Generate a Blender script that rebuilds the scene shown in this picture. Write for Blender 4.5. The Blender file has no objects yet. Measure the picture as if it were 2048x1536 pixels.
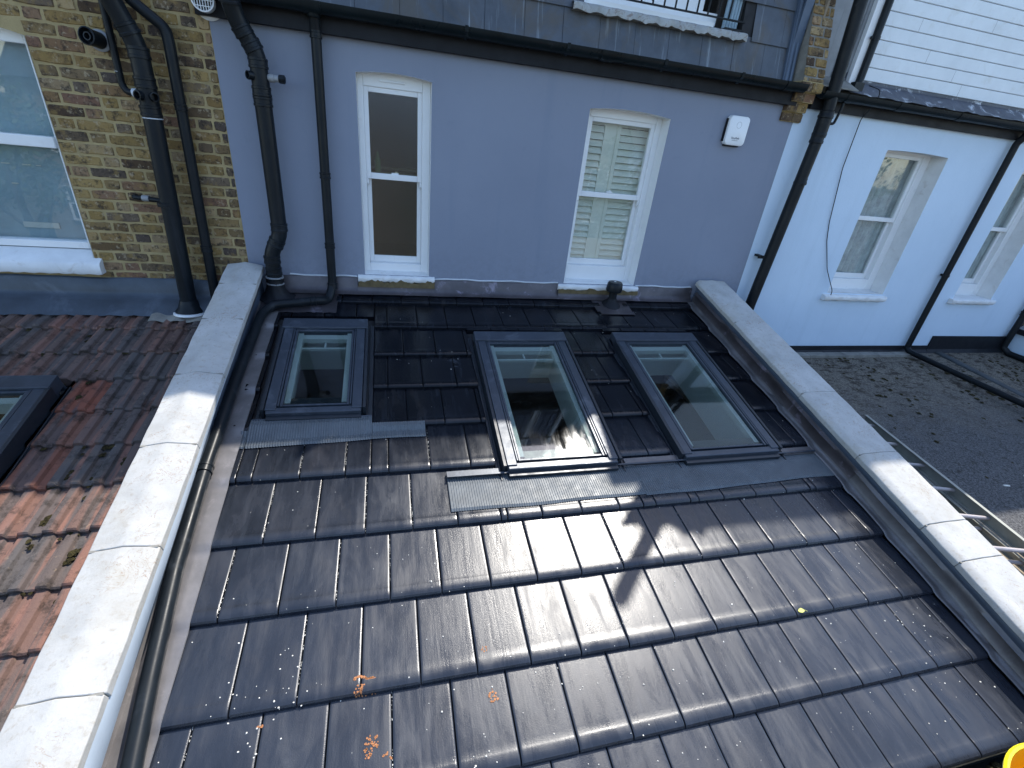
import bpy, math, random
from mathutils import Vector, Matrix
from math import sin, cos, radians, pi, sqrt, atan2
random.seed(7)
S = bpy.context.scene
C = S.collection

# ------------------------------------------------------------------ camera
cam = bpy.data.cameras.new('camera')
cam.sensor_fit = 'HORIZONTAL'; cam.sensor_width = 36.0
cam.lens = 36.0 * 934.459 / 2048.0
cam.clip_start = 0.05; cam.clip_end = 2000
co = bpy.data.objects.new('camera', cam); C.objects.link(co)
fwd = Vector((0.24818569, 0.84984912, -0.46493046)).normalized()
up0 = Vector((0.022, 0.475, 0.88))
zax = -fwd; xax = up0.cross(zax).normalized(); yax = zax.cross(xax).normalized()
co.matrix_world = Matrix(((xax.x, yax.x, zax.x, 0), (xax.y, yax.y, zax.y, -4.15), (xax.z, yax.z, zax.z, 1.3463), (0, 0, 0, 1)))
S.camera = co

# ------------------------------------------------------------------ light
SUN_EL, SUN_AZ = radians(58), radians(44)      # azimuth from +Y towards +X
w = bpy.data.worlds.new('World'); S.world = w; w.use_nodes = True
nt = w.node_tree; bg = nt.nodes['Background']
sky = nt.nodes.new('ShaderNodeTexSky'); sky.sky_type = 'NISHITA'; sky.sun_disc = False
sky.sun_elevation = SUN_EL; sky.sun_rotation = SUN_AZ
sky.air_density = 1.0; sky.dust_density = 0.6; sky.ozone_density = 1.0
nt.links.new(sky.outputs[0], bg.inputs[0]); bg.inputs[1].default_value = 0.15
sl = bpy.data.lights.new('sun', 'SUN'); sl.energy = 2.6; sl.angle = radians(0.5); sl.color = (1, 0.95, 0.87)
so = bpy.data.objects.new('sun', sl); C.objects.link(so)
sd = Vector((sin(SUN_AZ) * cos(SUN_EL), cos(SUN_AZ) * cos(SUN_EL), sin(SUN_EL)))
so.rotation_euler = sd.to_track_quat('Z', 'Y').to_euler(); so.location = sd * 30
S.view_settings.view_transform = 'Standard'; S.view_settings.look = 'None'
S.view_settings.exposure = 1.45; S.view_settings.gamma = 1
S.render.engine = 'CYCLES'
S.cycles.max_bounces = 8; S.cycles.transparent_max_bounces = 12
S.cycles.sample_clamp_indirect = 6

# ------------------------------------------------------------------ materials
def lin(c):
    return tuple((x / 255.0 / 12.92 if x / 255.0 <= 0.04045 else ((x / 255.0 + 0.055) / 1.055) ** 2.4) for x in c)
class NM:
    def __init__(s, name):
        s.m = bpy.data.materials.new(name); s.m.use_nodes = True
        s.t = s.m.node_tree; s.b = s.t.nodes['Principled BSDF']; s.tc = s.t.nodes.new('ShaderNodeTexCoord')
        s.out = s.t.nodes['Material Output']
    def n(s, typ, **k):
        x = s.t.nodes.new(typ)
        for a, b in k.items(): setattr(x, a, b)
        return x
    def l(s, a, b): s.t.links.new(a, b)
    def val(s, inp, v):
        if hasattr(v, 'is_output') or isinstance(v, bpy.types.NodeSocket): s.l(v, inp)
        else: inp.default_value = v
    def mapping(s, scale=(1, 1, 1), src='Object', rot=(0, 0, 0), loc=(0, 0, 0)):
        m = s.n('ShaderNodeMapping'); s.l(s.tc.outputs[src], m.inputs[0])
        m.inputs['Scale'].default_value = scale; m.inputs['Rotation'].default_value = rot; m.inputs['Location'].default_value = loc
        return m.outputs[0]
    def noise(s, scale, detail=5, rough=0.6, vec=None, dist=0.0):
        x = s.n('ShaderNodeTexNoise'); x.inputs['Scale'].default_value = scale
        x.inputs['Detail'].default_value = detail; x.inputs['Roughness'].default_value = rough
        x.inputs['Distortion'].default_value = dist
        s.l(vec if vec is not None else s.tc.outputs['Object'], x.inputs['Vector']); return x.outputs[0]
    def vor(s, scale, vec=None, feature='F1', out=0):
        x = s.n('ShaderNodeTexVoronoi', feature=feature); x.inputs['Scale'].default_value = scale
        s.l(vec if vec is not None else s.tc.outputs['Object'], x.inputs['Vector']); return x.outputs[out]
    def ramp(s, fac, stops, interp='LINEAR'):
        r = s.n('ShaderNodeValToRGB'); s.l(fac, r.inputs[0]); e = r.color_ramp.elements
        r.color_ramp.interpolation = interp
        while len(e) < len(stops): e.new(0.5)
        for i, (p, c) in enumerate(stops):
            e[i].position = p; e[i].color = (*c, 1) if isinstance(c, tuple) else (c, c, c, 1)
        return r.outputs[0]
    def mix(s, a, b, fac, mode='MIX'):
        x = s.n('ShaderNodeMix', data_type='RGBA', blend_type=mode)
        s.val(x.inputs['Factor'], fac)
        for i, v in ((6, a), (7, b)):
            if isinstance(v, tuple): x.inputs[i].default_value = (*v, 1)
            else: s.l(v, x.inputs[i])
        return x.outputs[2]
    def math(s, op, a, b=0.0):
        x = s.n('ShaderNodeMath', operation=op); s.val(x.inputs[0], a); s.val(x.inputs[1], b); return x.outputs[0]
    def attr(s, name):
        x = s.n('ShaderNodeAttribute', attribute_name=name); return x.outputs['Fac']
    def bump(s, h, strength=0.3, dist=0.01, prev=None):
        x = s.n('ShaderNodeBump'); x.inputs['Strength'].default_value = strength; x.inputs['Distance'].default_value = dist
        s.l(h, x.inputs['Height'])
        if prev is not None: s.l(prev, x.inputs['Normal'])
        s.l(x.outputs[0], s.b.inputs['Normal']); return x.outputs[0]
    def col(s, v):
        if isinstance(v, tuple): s.b.inputs['Base Color'].default_value = (*v, 1)
        else: s.l(v, s.b.inputs['Base Color'])
    def rough(s, v): s.val(s.b.inputs['Roughness'], v)
    def metal(s, v): s.b.inputs['Metallic'].default_value = v
    def spec(s, v): s.b.inputs['Specular IOR Level'].default_value = v

def simple(name, c, rough=0.5, metal=0.0, var=0.15, nscale=6, bump=0.1, bscale=60, stain=None, spec=0.5, streak=None):
    m = NM(name)
    n = m.noise(nscale, 6, 0.65)
    a = tuple(x * (1 - var) for x in c); b = tuple(min(1, x * (1 + var)) for x in c)
    col = m.ramp(n, [(0.3, a), (0.7, b)])
    if stain:
        sc, thr, scol, amt = stain
        f = m.ramp(m.noise(sc, 8, 0.7, dist=0.6), [(thr, 0.0), (min(1, thr + 0.12), 1.0)])
        col = m.mix(col, scol, m.math('MULTIPLY', f, amt))
    if streak:
        sv, thr, scol, amt = streak
        f = m.ramp(m.noise(1.0, 5, 0.6, vec=m.mapping(sv)), [(thr, 0.0), (min(1, thr + 0.15), 1.0)])
        col = m.mix(col, scol, m.math('MULTIPLY', f, amt))
    m.col(col)
    m.rough(m.ramp(m.noise(nscale * 2.3, 4), [(0.3, max(0, rough - 0.08)), (0.7, min(1, rough + 0.08))]))
    m.metal(metal); m.spec(spec)
    if bump: m.bump(m.noise(bscale, 5, 0.7), bump, 0.004)
    return m.m

M = {}
# glazed dark interlocking tiles, damp in places
m = NM('dark_tile')
rnd = m.attr('rnd')
off = m.n('ShaderNodeVectorMath', operation='ADD'); comb = m.n('ShaderNodeCombineXYZ')
m.l(m.math('MULTIPLY', rnd, 37.0), comb.inputs[0]); m.l(m.math('MULTIPLY', rnd, 11.0), comb.inputs[2])
m.l(m.tc.outputs['Object'], off.inputs[0]); m.l(comb.outputs[0], off.inputs[1])
mp = m.n('ShaderNodeMapping'); m.l(off.outputs[0], mp.inputs[0]); mp.inputs['Scale'].default_value = (26, 2.4, 4)
stre = m.noise(1.0, 5, 0.62, vec=mp.outputs[0], dist=0.3)
mp2 = m.n('ShaderNodeMapping'); m.l(off.outputs[0], mp2.inputs[0]); mp2.inputs['Scale'].default_value = (7, 3.0, 3)
blot = m.noise(1.0, 4, 0.6, vec=mp2.outputs[0], dist=0.5)
base = m.ramp(rnd, [(0.0, (0.0035, 0.0045, 0.007)), (0.5, (0.005, 0.006, 0.0085)), (1.0, (0.007, 0.0075, 0.010))])
base = m.mix(base, (0.036, 0.042, 0.052), m.math('MULTIPLY', m.ramp(stre, [(0.54, 0.0), (0.78, 1.0)]), 0.40))
base = m.mix(base, (0.032, 0.028, 0.027), m.math('MULTIPLY', m.ramp(blot, [(0.55, 0.0), (0.72, 1.0)]), 0.4))
dust = m.ramp(m.noise(55, 3, 0.7), [(0.66, 0.0), (0.74, 1.0)])
base = m.mix(base, (0.12, 0.13, 0.14), m.math('MULTIPLY', dust, 0.08))
scr = m.ramp(m.noise(1.7, 6, 0.7, dist=1.5), [(0.655, 0.0), (0.70, 1.0)])
base = m.mix(base, (0.11, 0.12, 0.14), m.math('MULTIPLY', scr, 0.28))
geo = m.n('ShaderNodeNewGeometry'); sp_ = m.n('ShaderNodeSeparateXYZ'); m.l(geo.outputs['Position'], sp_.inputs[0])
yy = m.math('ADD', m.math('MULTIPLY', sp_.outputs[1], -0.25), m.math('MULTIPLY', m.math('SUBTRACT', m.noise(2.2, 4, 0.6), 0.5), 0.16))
sheen_film = m.ramp(yy, [(0.36, 0.0), (0.50, 0.8), (0.70, 1.0)])  # sunlit sky sheen of the lower tiles put into colour, along with dust
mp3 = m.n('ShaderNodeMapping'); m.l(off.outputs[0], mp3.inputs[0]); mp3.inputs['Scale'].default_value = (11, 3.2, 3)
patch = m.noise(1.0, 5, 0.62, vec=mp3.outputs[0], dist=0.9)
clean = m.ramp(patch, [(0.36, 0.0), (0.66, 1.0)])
sheen_mottle = m.ramp(m.noise(1.0, 5, 0.65, vec=mp2.outputs[0]), [(0.3, 0.55), (0.7, 1.0)])
base = m.mix(base, m.mix((0.038, 0.045, 0.060), (0.030, 0.030, 0.036), m.ramp(m.noise(3.1, 3, 0.6), [(0.42, 0.0), (0.58, 1.0)])), m.math('MULTIPLY', sheen_film, m.math('MULTIPLY', clean, 0.45)))
base = m.mix(base, (0.025, 0.031, 0.044), m.math('MULTIPLY', sheen_film, m.math('MULTIPLY', sheen_mottle, 0.6)))
m.col(base)
rr = m.ramp(stre, [(0.30, 0.17), (0.48, 0.27), (0.68, 0.50)])
rr = m.mix(rr, m.ramp(blot, [(0.38, 0.20), (0.62, 0.50)]), 0.42)
rr = m.mix(rr, m.ramp(patch, [(0.36, 0.15), (0.50, 0.26), (0.66, 0.48)]), 0.5)
rr = m.mix(m.ramp(blot, [(0.3, 0.08), (0.7, 0.20)]), rr, sheen_film)
m.rough(rr); m.l(m.ramp(sheen_film, [(0.0, 0.22), (1.0, 0.5)]), m.b.inputs['Specular IOR Level'])
b1 = m.bump(stre, 0.22, 0.004)
b2 = m.bump(m.noise(260, 3, 0.7), 0.30, 0.0014, b1)
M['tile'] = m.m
M['tileflat'] = simple('roof_underlay', (0.012, 0.012, 0.013), 0.8)
M['lead'] = simple('lead_sheet', (0.135, 0.126, 0.126), 0.42, 0.35, 0.3, 5, 0.3, 9, stain=(4, 0.55, (0.19, 0.185, 0.19), 0.6))
M['leadpale'] = simple('pale_lead_sheet', (0.20, 0.19, 0.19), 0.40, 0.4, 0.2, 6, 0.30, 10, stain=(9, 0.56, (0.30, 0.28, 0.28), 0.7))
M['leadold'] = simple('aged_lead', (0.080, 0.070, 0.074), 0.38, 0.5, 0.35, 4, 0.3, 8, stain=(6, 0.58, (0.30, 0.26, 0.32), 0.7))
M['skirt'] = simple('grey_membrane', (0.070, 0.095, 0.135), 0.5, 0.1, 0.12, 4, 0.1, 20)
M['trim'] = simple('pale_grey_trim', (0.40, 0.46, 0.52), 0.45, 0.0, 0.08, 4, 0.1, 20)
m = NM('render_grey_blue')
n1 = m.noise(1.3, 5, 0.6); n2 = m.noise(14, 4, 0.6)
c = m.ramp(n1, [(0.3, (0.205, 0.230, 0.290)), (0.7, (0.228, 0.254, 0.316))])
c = m.mix(c, (0.15, 0.18, 0.24), m.math('MULTIPLY', m.ramp(n2, [(0.62, 0.0), (0.75, 1.0)]), 0.22))
zs = m.n('ShaderNodeSeparateXYZ'); m.l(m.tc.outputs['Object'], zs.inputs[0])
low = m.math('MULTIPLY', m.ramp(zs.outputs[2], [(0.12, 1.0), (0.5, 0.0)]), m.ramp(m.noise(22, 6, 0.75), [(0.42, 0.0), (0.62, 1.0)]))
c = m.mix(c, (0.17, 0.18, 0.22), m.math('MULTIPLY', low, 0.5))
c = m.mix(c, (0.165, 0.20, 0.265), m.math('MULTIPLY', m.ramp(m.noise(1.0, 5, 0.6, vec=m.mapping((9, 9, 0.5))), [(0.55, 0.0), (0.75, 1.0)]), 0.3))
m.col(c); m.rough(0.8); m.spec(0.25); m.bump(m.noise(160, 4, 0.7), 0.28, 0.003, m.bump(m.noise(7, 3, 0.5), 0.12, 0.01)); M['render'] = m.m
m = NM('white_painted_render')
c = m.ramp(m.noise(1.5, 5, 0.6), [(0.3, (0.50, 0.61, 0.72)), (0.7, (0.55, 0.66, 0.77))])
c = m.mix(c, (0.38, 0.48, 0.56), m.math('MULTIPLY', m.ramp(m.noise(10, 6, 0.7), [(0.6, 0.0), (0.72, 1.0)]), 0.3))
c = m.mix(c, (0.42, 0.53, 0.62), m.math('MULTIPLY', m.ramp(m.noise(1.0, 6, 0.6, vec=m.mapping((7, 7, 0.4))), [(0.55, 0.0), (0.75, 1.0)]), 0.35))
m.col(c); m.rough(0.75); m.spec(0.3); m.bump(m.noise(70, 4, 0.7), 0.4, 0.006, m.bump(m.noise(6, 3, 0.5), 0.2, 0.012)); M['whitewall'] = m.m
M['upvc'] = simple('white_frame', (0.74, 0.75, 0.75), 0.35, 0, 0.03, 5, 0.02, 40, stain=(7, 0.62, (0.55, 0.54, 0.50), 0.3))
M['sill'] = simple('white_painted_sill', (0.66, 0.67, 0.67), 0.6, 0, 0.08, 8, 0.35, 30, stain=(9, 0.58, (0.42, 0.38, 0.33), 0.5))
M['ochre'] = simple('stained_stone', (0.115, 0.085, 0.038), 0.8, 0, 0.35, 20, 0.8, 40)
M['black'] = simple('black_plastic', (0.009, 0.012, 0.015), 0.36, 0, 0.3, 5, 0.06, 60, stain=(6, 0.62, (0.05, 0.056, 0.064), 0.35), streak=((12, 12, 0.8), 0.58, (0.035, 0.042, 0.052), 0.5), spec=0.18)
M['iron'] = simple('black_painted_iron', (0.009, 0.011, 0.013), 0.45, 0, 0.3, 6, 0.3, 40, stain=(9, 0.60, (0.06, 0.06, 0.055), 0.5), spec=0.18)
M['fascia'] = simple('black_fascia', (0.012, 0.013, 0.016), 0.55, 0, 0.3, 4, 0.25, 25, stain=(12, 0.66, (0.08, 0.07, 0.07), 0.4), spec=0.18)
M['gutter'] = simple('dark_green_black_gutter', (0.006, 0.010, 0.012), 0.33, 0, 0.3, 6, 0.1, 40, stain=(8, 0.6, (0.05, 0.06, 0.065), 0.5), spec=0.18)
M['greypl'] = simple('grey_plastic', (0.22, 0.23, 0.24), 0.45)
M['whitepl'] = simple('white_plastic', (0.72, 0.74, 0.75), 0.35, 0, 0.03)
M['flash'] = simple('window_cladding', (0.040, 0.050, 0.066), 0.38, 0.2, 0.18, 9, 0.06, 60, stain=(5, 0.58, (0.13, 0.15, 0.18), 0.55))
M['flashd'] = simple('window_cladding_dark', (0.016, 0.021, 0.028), 0.4, 0.1, 0.15, 9, 0.05, 60)
M['apron'] = simple('pleated_apron', (0.085, 0.098, 0.108), 0.46, 0.05, 0.2, 8, 0.1, 50, stain=(14, 0.6, (0.14, 0.16, 0.17), 0.5))
M['slate'] = simple('mansard_slate', (0.060, 0.070, 0.085), 0.5, 0, 0.35, 3.5, 0.2, 40, stain=(1.6, 0.5, (0.075, 0.062, 0.045), 0.75), streak=((24, 3, 1.3), 0.60, (0.36, 0.41, 0.44), 0.5))
M['kerb'] = simple('dark_felt_strip', (0.035, 0.042, 0.045), 0.7, 0, 0.3, 6, 0.4, 40)
m = NM('mineral_felt')
n1 = m.noise(3.2, 8, 0.7, dist=0.6); n2 = m.noise(75, 4, 0.8)
c = m.ramp(n2, [(0.38, (0.025, 0.025, 0.026)), (0.62, (0.14, 0.138, 0.138))])
geo = m.n('ShaderNodeNewGeometry'); sp_ = m.n('ShaderNodeSeparateXYZ'); m.l(geo.outputs['Position'], sp_.inputs[0])
near = m.ramp(m.math('ADD', m.math('MULTIPLY', sp_.outputs[1], -0.4), m.math('MULTIPLY', n1, 0.5)), [(0.55, 1.0), (0.95, 0.0)])
c = m.mix(c, m.ramp(m.noise(60, 5, 0.8), [(0.4, (0.075, 0.062, 0.046)), (0.62, (0.25, 0.22, 0.175))]), m.math('MULTIPLY', near, 0.8))
c = m.mix(c, (0.030, 0.022, 0.016), m.math('MULTIPLY', m.math('MULTIPLY', near, m.ramp(m.noise(1.0, 8, 0.8, vec=m.mapping((7, 12, 7))), [(0.50, 0.0), (0.58, 1.0)])), 0.9))
c = m.mix(c, (0.03, 0.026, 0.022), m.math('MULTIPLY', m.ramp(m.noise(13, 8, 0.75), [(0.56, 0.0), (0.64, 1.0)]), 0.8))
m.col(c); m.rough(0.92); m.spec(0.2); m.bump(n2, 0.8, 0.006, m.bump(m.noise(16, 6, 0.7), 0.4, 0.02)); M['felt'] = m.m
m = NM('stone_coping')
n1 = m.noise(5, 7, 0.7); n2 = m.noise(40, 5, 0.7)
c = m.ramp(n1, [(0.3, (0.34, 0.335, 0.315)), (0.7, (0.49, 0.485, 0.465))])
c = m.mix(c, (0.27, 0.24, 0.19), m.math('MULTIPLY', m.ramp(n2, [(0.52, 0.0), (0.68, 1.0)]), 0.55))
c = m.mix(c, (0.30, 0.27, 0.21), m.math('MULTIPLY', m.ramp(m.noise(2.6, 6, 0.7), [(0.52, 0.0), (0.66, 1.0)]), 0.45))
fil = m.ramp(m.noise(9, 3, 0.55, dist=3.0), [(0.485, 0.0), (0.5, 1.0), (0.515, 0.0)])
msk = m.ramp(m.noise(4.5, 3, 0.5), [(0.5, 0.0), (0.6, 1.0)])
c = m.mix(c, (0.24, 0.15, 0.09), m.math('MULTIPLY', m.math('MULTIPLY', fil, msk), 0.7))
m.col(c); m.rough(0.82); m.spec(0.3); m.bump(n2, 0.45, 0.004); M['coping'] = m.m
m = NM('stock_brick')
rnd = m.attr('rnd')
c = m.ramp(rnd, [(0.0, (0.065, 0.042, 0.030)), (0.12, (0.22, 0.14, 0.055)), (0.26, (0.34, 0.235, 0.095)), (0.38, (0.105, 0.070, 0.045)), (0.5, (0.40, 0.29, 0.15)), (0.60, (0.19, 0.105, 0.070)), (0.74, (0.27, 0.18, 0.065)), (0.86, (0.08, 0.062, 0.055)), (1.0, (0.30, 0.215, 0.12))])
c = m.mix(c, (0.035, 0.028, 0.024), m.math('MULTIPLY', m.ramp(m.noise(17, 9, 0.8), [(0.50, 0.0), (0.60, 1.0)]), 0.85))
c = m.mix(c, (0.44, 0.36, 0.24), m.math('MULTIPLY', m.ramp(m.noise(24, 7, 0.75, vec=m.mapping(loc=(3, 1, 7))), [(0.55, 0.0), (0.63, 1.0)]), 0.7))
c = m.mix(c, (0.30, 0.20, 0.07), m.math('MULTIPLY', m.ramp(m.noise(11, 6, 0.7, vec=m.mapping(loc=(9, 4, 2))), [(0.54, 0.0), (0.62, 1.0)]), 0.5))
m.col(c); m.rough(0.9); m.spec(0.2); m.bump(m.noise(75, 6, 0.75), 0.9, 0.008); M['brick'] = m.m
M['mortar'] = simple('sandy_mortar', (0.34, 0.265, 0.135), 0.9, 0, 0.2, 9, 0.7, 70, stain=(14, 0.58, (0.17, 0.13, 0.07), 0.6), spec=0.2)
m = NM('red_clay_tile')
rnd = m.attr('rnd')
c = m.ramp(rnd, [(0.0, (0.11, 0.078, 0.066)), (0.3, (0.155, 0.092, 0.074)), (0.55, (0.10, 0.085, 0.078)), (0.78, (0.17, 0.088, 0.064)), (0.95, (0.21, 0.075, 0.048)), (1.0, (0.13, 0.09, 0.078))])
stx = m.noise(1.0, 3, 0.5, vec=m.mapping((13, 0.9, 0.9)), dist=0.1)
c = m.mix(c, (0.085, 0.080, 0.078), m.math('MULTIPLY', m.ramp(stx, [(0.46, 0.0), (0.52, 1.0)]), 0.7))
c = m.mix(c, (0.26, 0.125, 0.090), m.math('MULTIPLY', m.ramp(m.noise(1.0, 4, 0.6, vec=m.mapping((13, 0.8, 0.8), loc=(5, 2, 1))), [(0.54, 0.0), (0.60, 1.0)]), 0.6))
c = m.mix(c, (0.022, 0.019, 0.016), m.math('MULTIPLY', m.ramp(m.noise(9, 9, 0.8), [(0.50, 0.0), (0.62, 1.0)]), 0.75))
c = m.mix(c, (0.30, 0.22, 0.15), m.math('MULTIPLY', m.ramp(m.noise(34, 5, 0.7), [(0.64, 0.0), (0.70, 1.0)]), 0.5))
m.col(c); m.rough(0.85); m.spec(0.25); m.bump(m.noise(60, 6, 0.7), 0.6, 0.006); M['redtile'] = m.m
m = NM('moss')
m.col(m.ramp(m.noise(40, 5, 0.7), [(0.3, (0.018, 0.014, 0.009)), (0.55, (0.05, 0.042, 0.018)), (0.75, (0.11, 0.095, 0.045))])); m.rough(1.0); m.spec(0.1)
m.bump(m.noise(150, 4, 0.7), 1.0, 0.01); M['moss'] = m.m
M['clad'] = simple('white_board_cladding', (0.66, 0.70, 0.72), 0.6, 0, 0.06, 4, 0.15, 40, stain=(5, 0.56, (0.50, 0.50, 0.45), 0.35))
M['peel'] = simple('peeling_lead', (0.05, 0.055, 0.07), 0.5, 0.2, 0.3, 6, 0.3, 30, stain=(8, 0.545, (0.62, 0.64, 0.66), 0.9))
M['ledge'] = simple('weathered_ledge', (0.30, 0.31, 0.30), 0.6, 0.1, 0.25, 8, 0.6, 30, stain=(16, 0.52, (0.13, 0.075, 0.05), 0.8))
M['silicone'] = simple('sealant', (0.50, 0.53, 0.56), 0.5)
M['alu'] = simple('ladder_aluminium', (0.30, 0.30, 0.26), 0.6, 0.3, 0.15, 8, 0.1, 60, stain=(12, 0.6, (0.22, 0.21, 0.16), 0.5))
M['rung'] = simple('ladder_rung', (0.38, 0.34, 0.33), 0.55, 0.2, 0.12)
M['yellow'] = simple('yellow_plastic', (0.72, 0.36, 0.006), 0.38, 0, 0.06, 5, 0.05, 40, stain=(18, 0.60, (0.22, 0.11, 0.02), 0.6))
M['concrete'] = simple('concrete_patch', (0.20, 0.19, 0.165), 0.9, 0, 0.3, 8, 0.6, 40)
M['dark'] = simple('dark_interior', (0.045, 0.038, 0.034), 0.8)
M['plaster'] = simple('white_plaster_lining', (0.50, 0.52, 0.50), 0.6, 0, 0.04)
M['boards'] = simple('floor_boards', (0.10, 0.075, 0.065), 0.5, 0, 0.2, 3)
M['shutter'] = simple('pale_green_shutter', (0.70, 0.71, 0.63), 0.5, 0, 0.04)
M['curtain'] = simple('net_curtain', (0.40, 0.44, 0.44), 0.9, 0, 0.25, 12, 0.2, 40)
M['sky_tint_panel'] = simple('sky_tint_and_curtain', (0.26, 0.36, 0.42), 0.6, 0, 0.15, 2.5)  # sky reflection colour for the brick house panes, shared with a curtain
M['bottle'] = simple('green_bottle', (0.10, 0.30, 0.20), 0.3)
M['letter'] = simple('dark_lettering', (0.05, 0.06, 0.09), 0.6, bump=0)
M['leaf'] = simple('yellow_leaf', (0.62, 0.60, 0.16), 0.6, 0, 0.15, 60)
M['grit'] = simple('pale_grit', (0.62, 0.60, 0.54), 0.8, 0, 0.3, 60)
M['rust'] = simple('orange_mortar_mark', (0.36, 0.15, 0.06), 0.9, 0, 0.4, 60)
M['grass'] = simple('garden_ground', (0.085, 0.085, 0.06), 0.9, 0, 0.4, 2, 0.6, 30)
M['bark'] = simple('bark', (0.10, 0.08, 0.06), 0.9, 0, 0.3, 8, 0.6, 30)
m = NM('foliage')
m.col(m.ramp(m.noise(1.8, 4, 0.6), [(0.3, (0.035, 0.06, 0.015)), (0.7, (0.10, 0.14, 0.035))])); m.rough(0.6); M['foliage'] = m.m
M['slab'] = simple('stock_brick_far', (0.24, 0.19, 0.13), 0.9, 0, 0.3, 7, 0.4, 20)

def glassmat(name, tint=(0.75, 0.85, 0.82), refl=0.06, rough=0.01, drops=0.0, dens=55):
    m = NM(name); t = m.t
    t.nodes.remove(m.b)
    tr = m.n('ShaderNodeBsdfTransparent'); tr.inputs[0].default_value = (*tint, 1)
    gl = m.n('ShaderNodeBsdfGlossy'); gl.inputs['Roughness'].default_value = rough; gl.inputs['Color'].default_value = (0.95, 0.97, 1, 1)
    fr = m.n('ShaderNodeFresnel'); fr.inputs[0].default_value = 1.5
    mx = m.n('ShaderNodeMixShader')
    gg = m.n('ShaderNodeNewGeometry')
    fac = m.math('MULTIPLY', m.math('ADD', fr.outputs[0], refl), m.math('SUBTRACT', 1.0, gg.outputs['Backfacing']))
    if drops > 0:
        v = m.vor(dens); jit = m.noise(7, 4, 0.7, vec=m.mapping((3.2, 0.8, 0.8)))
        d = m.ramp(v, [(0.0, 1.0), (0.14, 0.0)])
        d = m.math('MULTIPLY', d, m.ramp(jit, [(0.46, 0.0), (0.48, 1.0)]))
        bp = m.n('ShaderNodeBump'); bp.inputs['Strength'].default_value = drops; bp.inputs['Distance'].default_value = 0.0015
        m.l(d, bp.inputs['Height']); m.l(bp.outputs[0], gl.inputs['Normal'])
        sheen_film = m.ramp(m.noise(1, 5, 0.7, vec=m.mapping((22, 3.5, 3.5))), [(0.35, 0.015), (0.7, 0.07)])
        m.l(sheen_film, gl.inputs['Roughness'])
    m.l(fac, mx.inputs[0]); m.l(tr.outputs[0], mx.inputs[1]); m.l(gl.outputs[0], mx.inputs[2]); m.l(mx.outputs[0], m.out.inputs[0])
    return m.m
M['glass'] = glassmat('window_glass', (0.92, 0.94, 0.93), 0.05)
M['glassobs'] = glassmat('obscured_glass', (0.62, 0.60, 0.48), 0.07, 0.22)
M['glassroof'] = glassmat('roof_window_glass', (0.76, 0.81, 0.80), 0.06, 0.03, 1.0, 75)

# ------------------------------------------------------------------ mesh helpers
TH = radians(13.826)
CT, ST = cos(TH), sin(TH)
def R(x, s, h=0.0):                     # roof frame: x along wall, s up-slope (0 at wall), h above the roof plane
    return (x, s * CT - h * ST, s * ST + h * CT)
def RR(x, s, h=0.0):                    # neighbouring red roof, 15 cm lower
    a = R(x, s, h); return (a[0], a[1], a[2] - 0.15)
ID = lambda x, y, z: (x, y, z)

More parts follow.
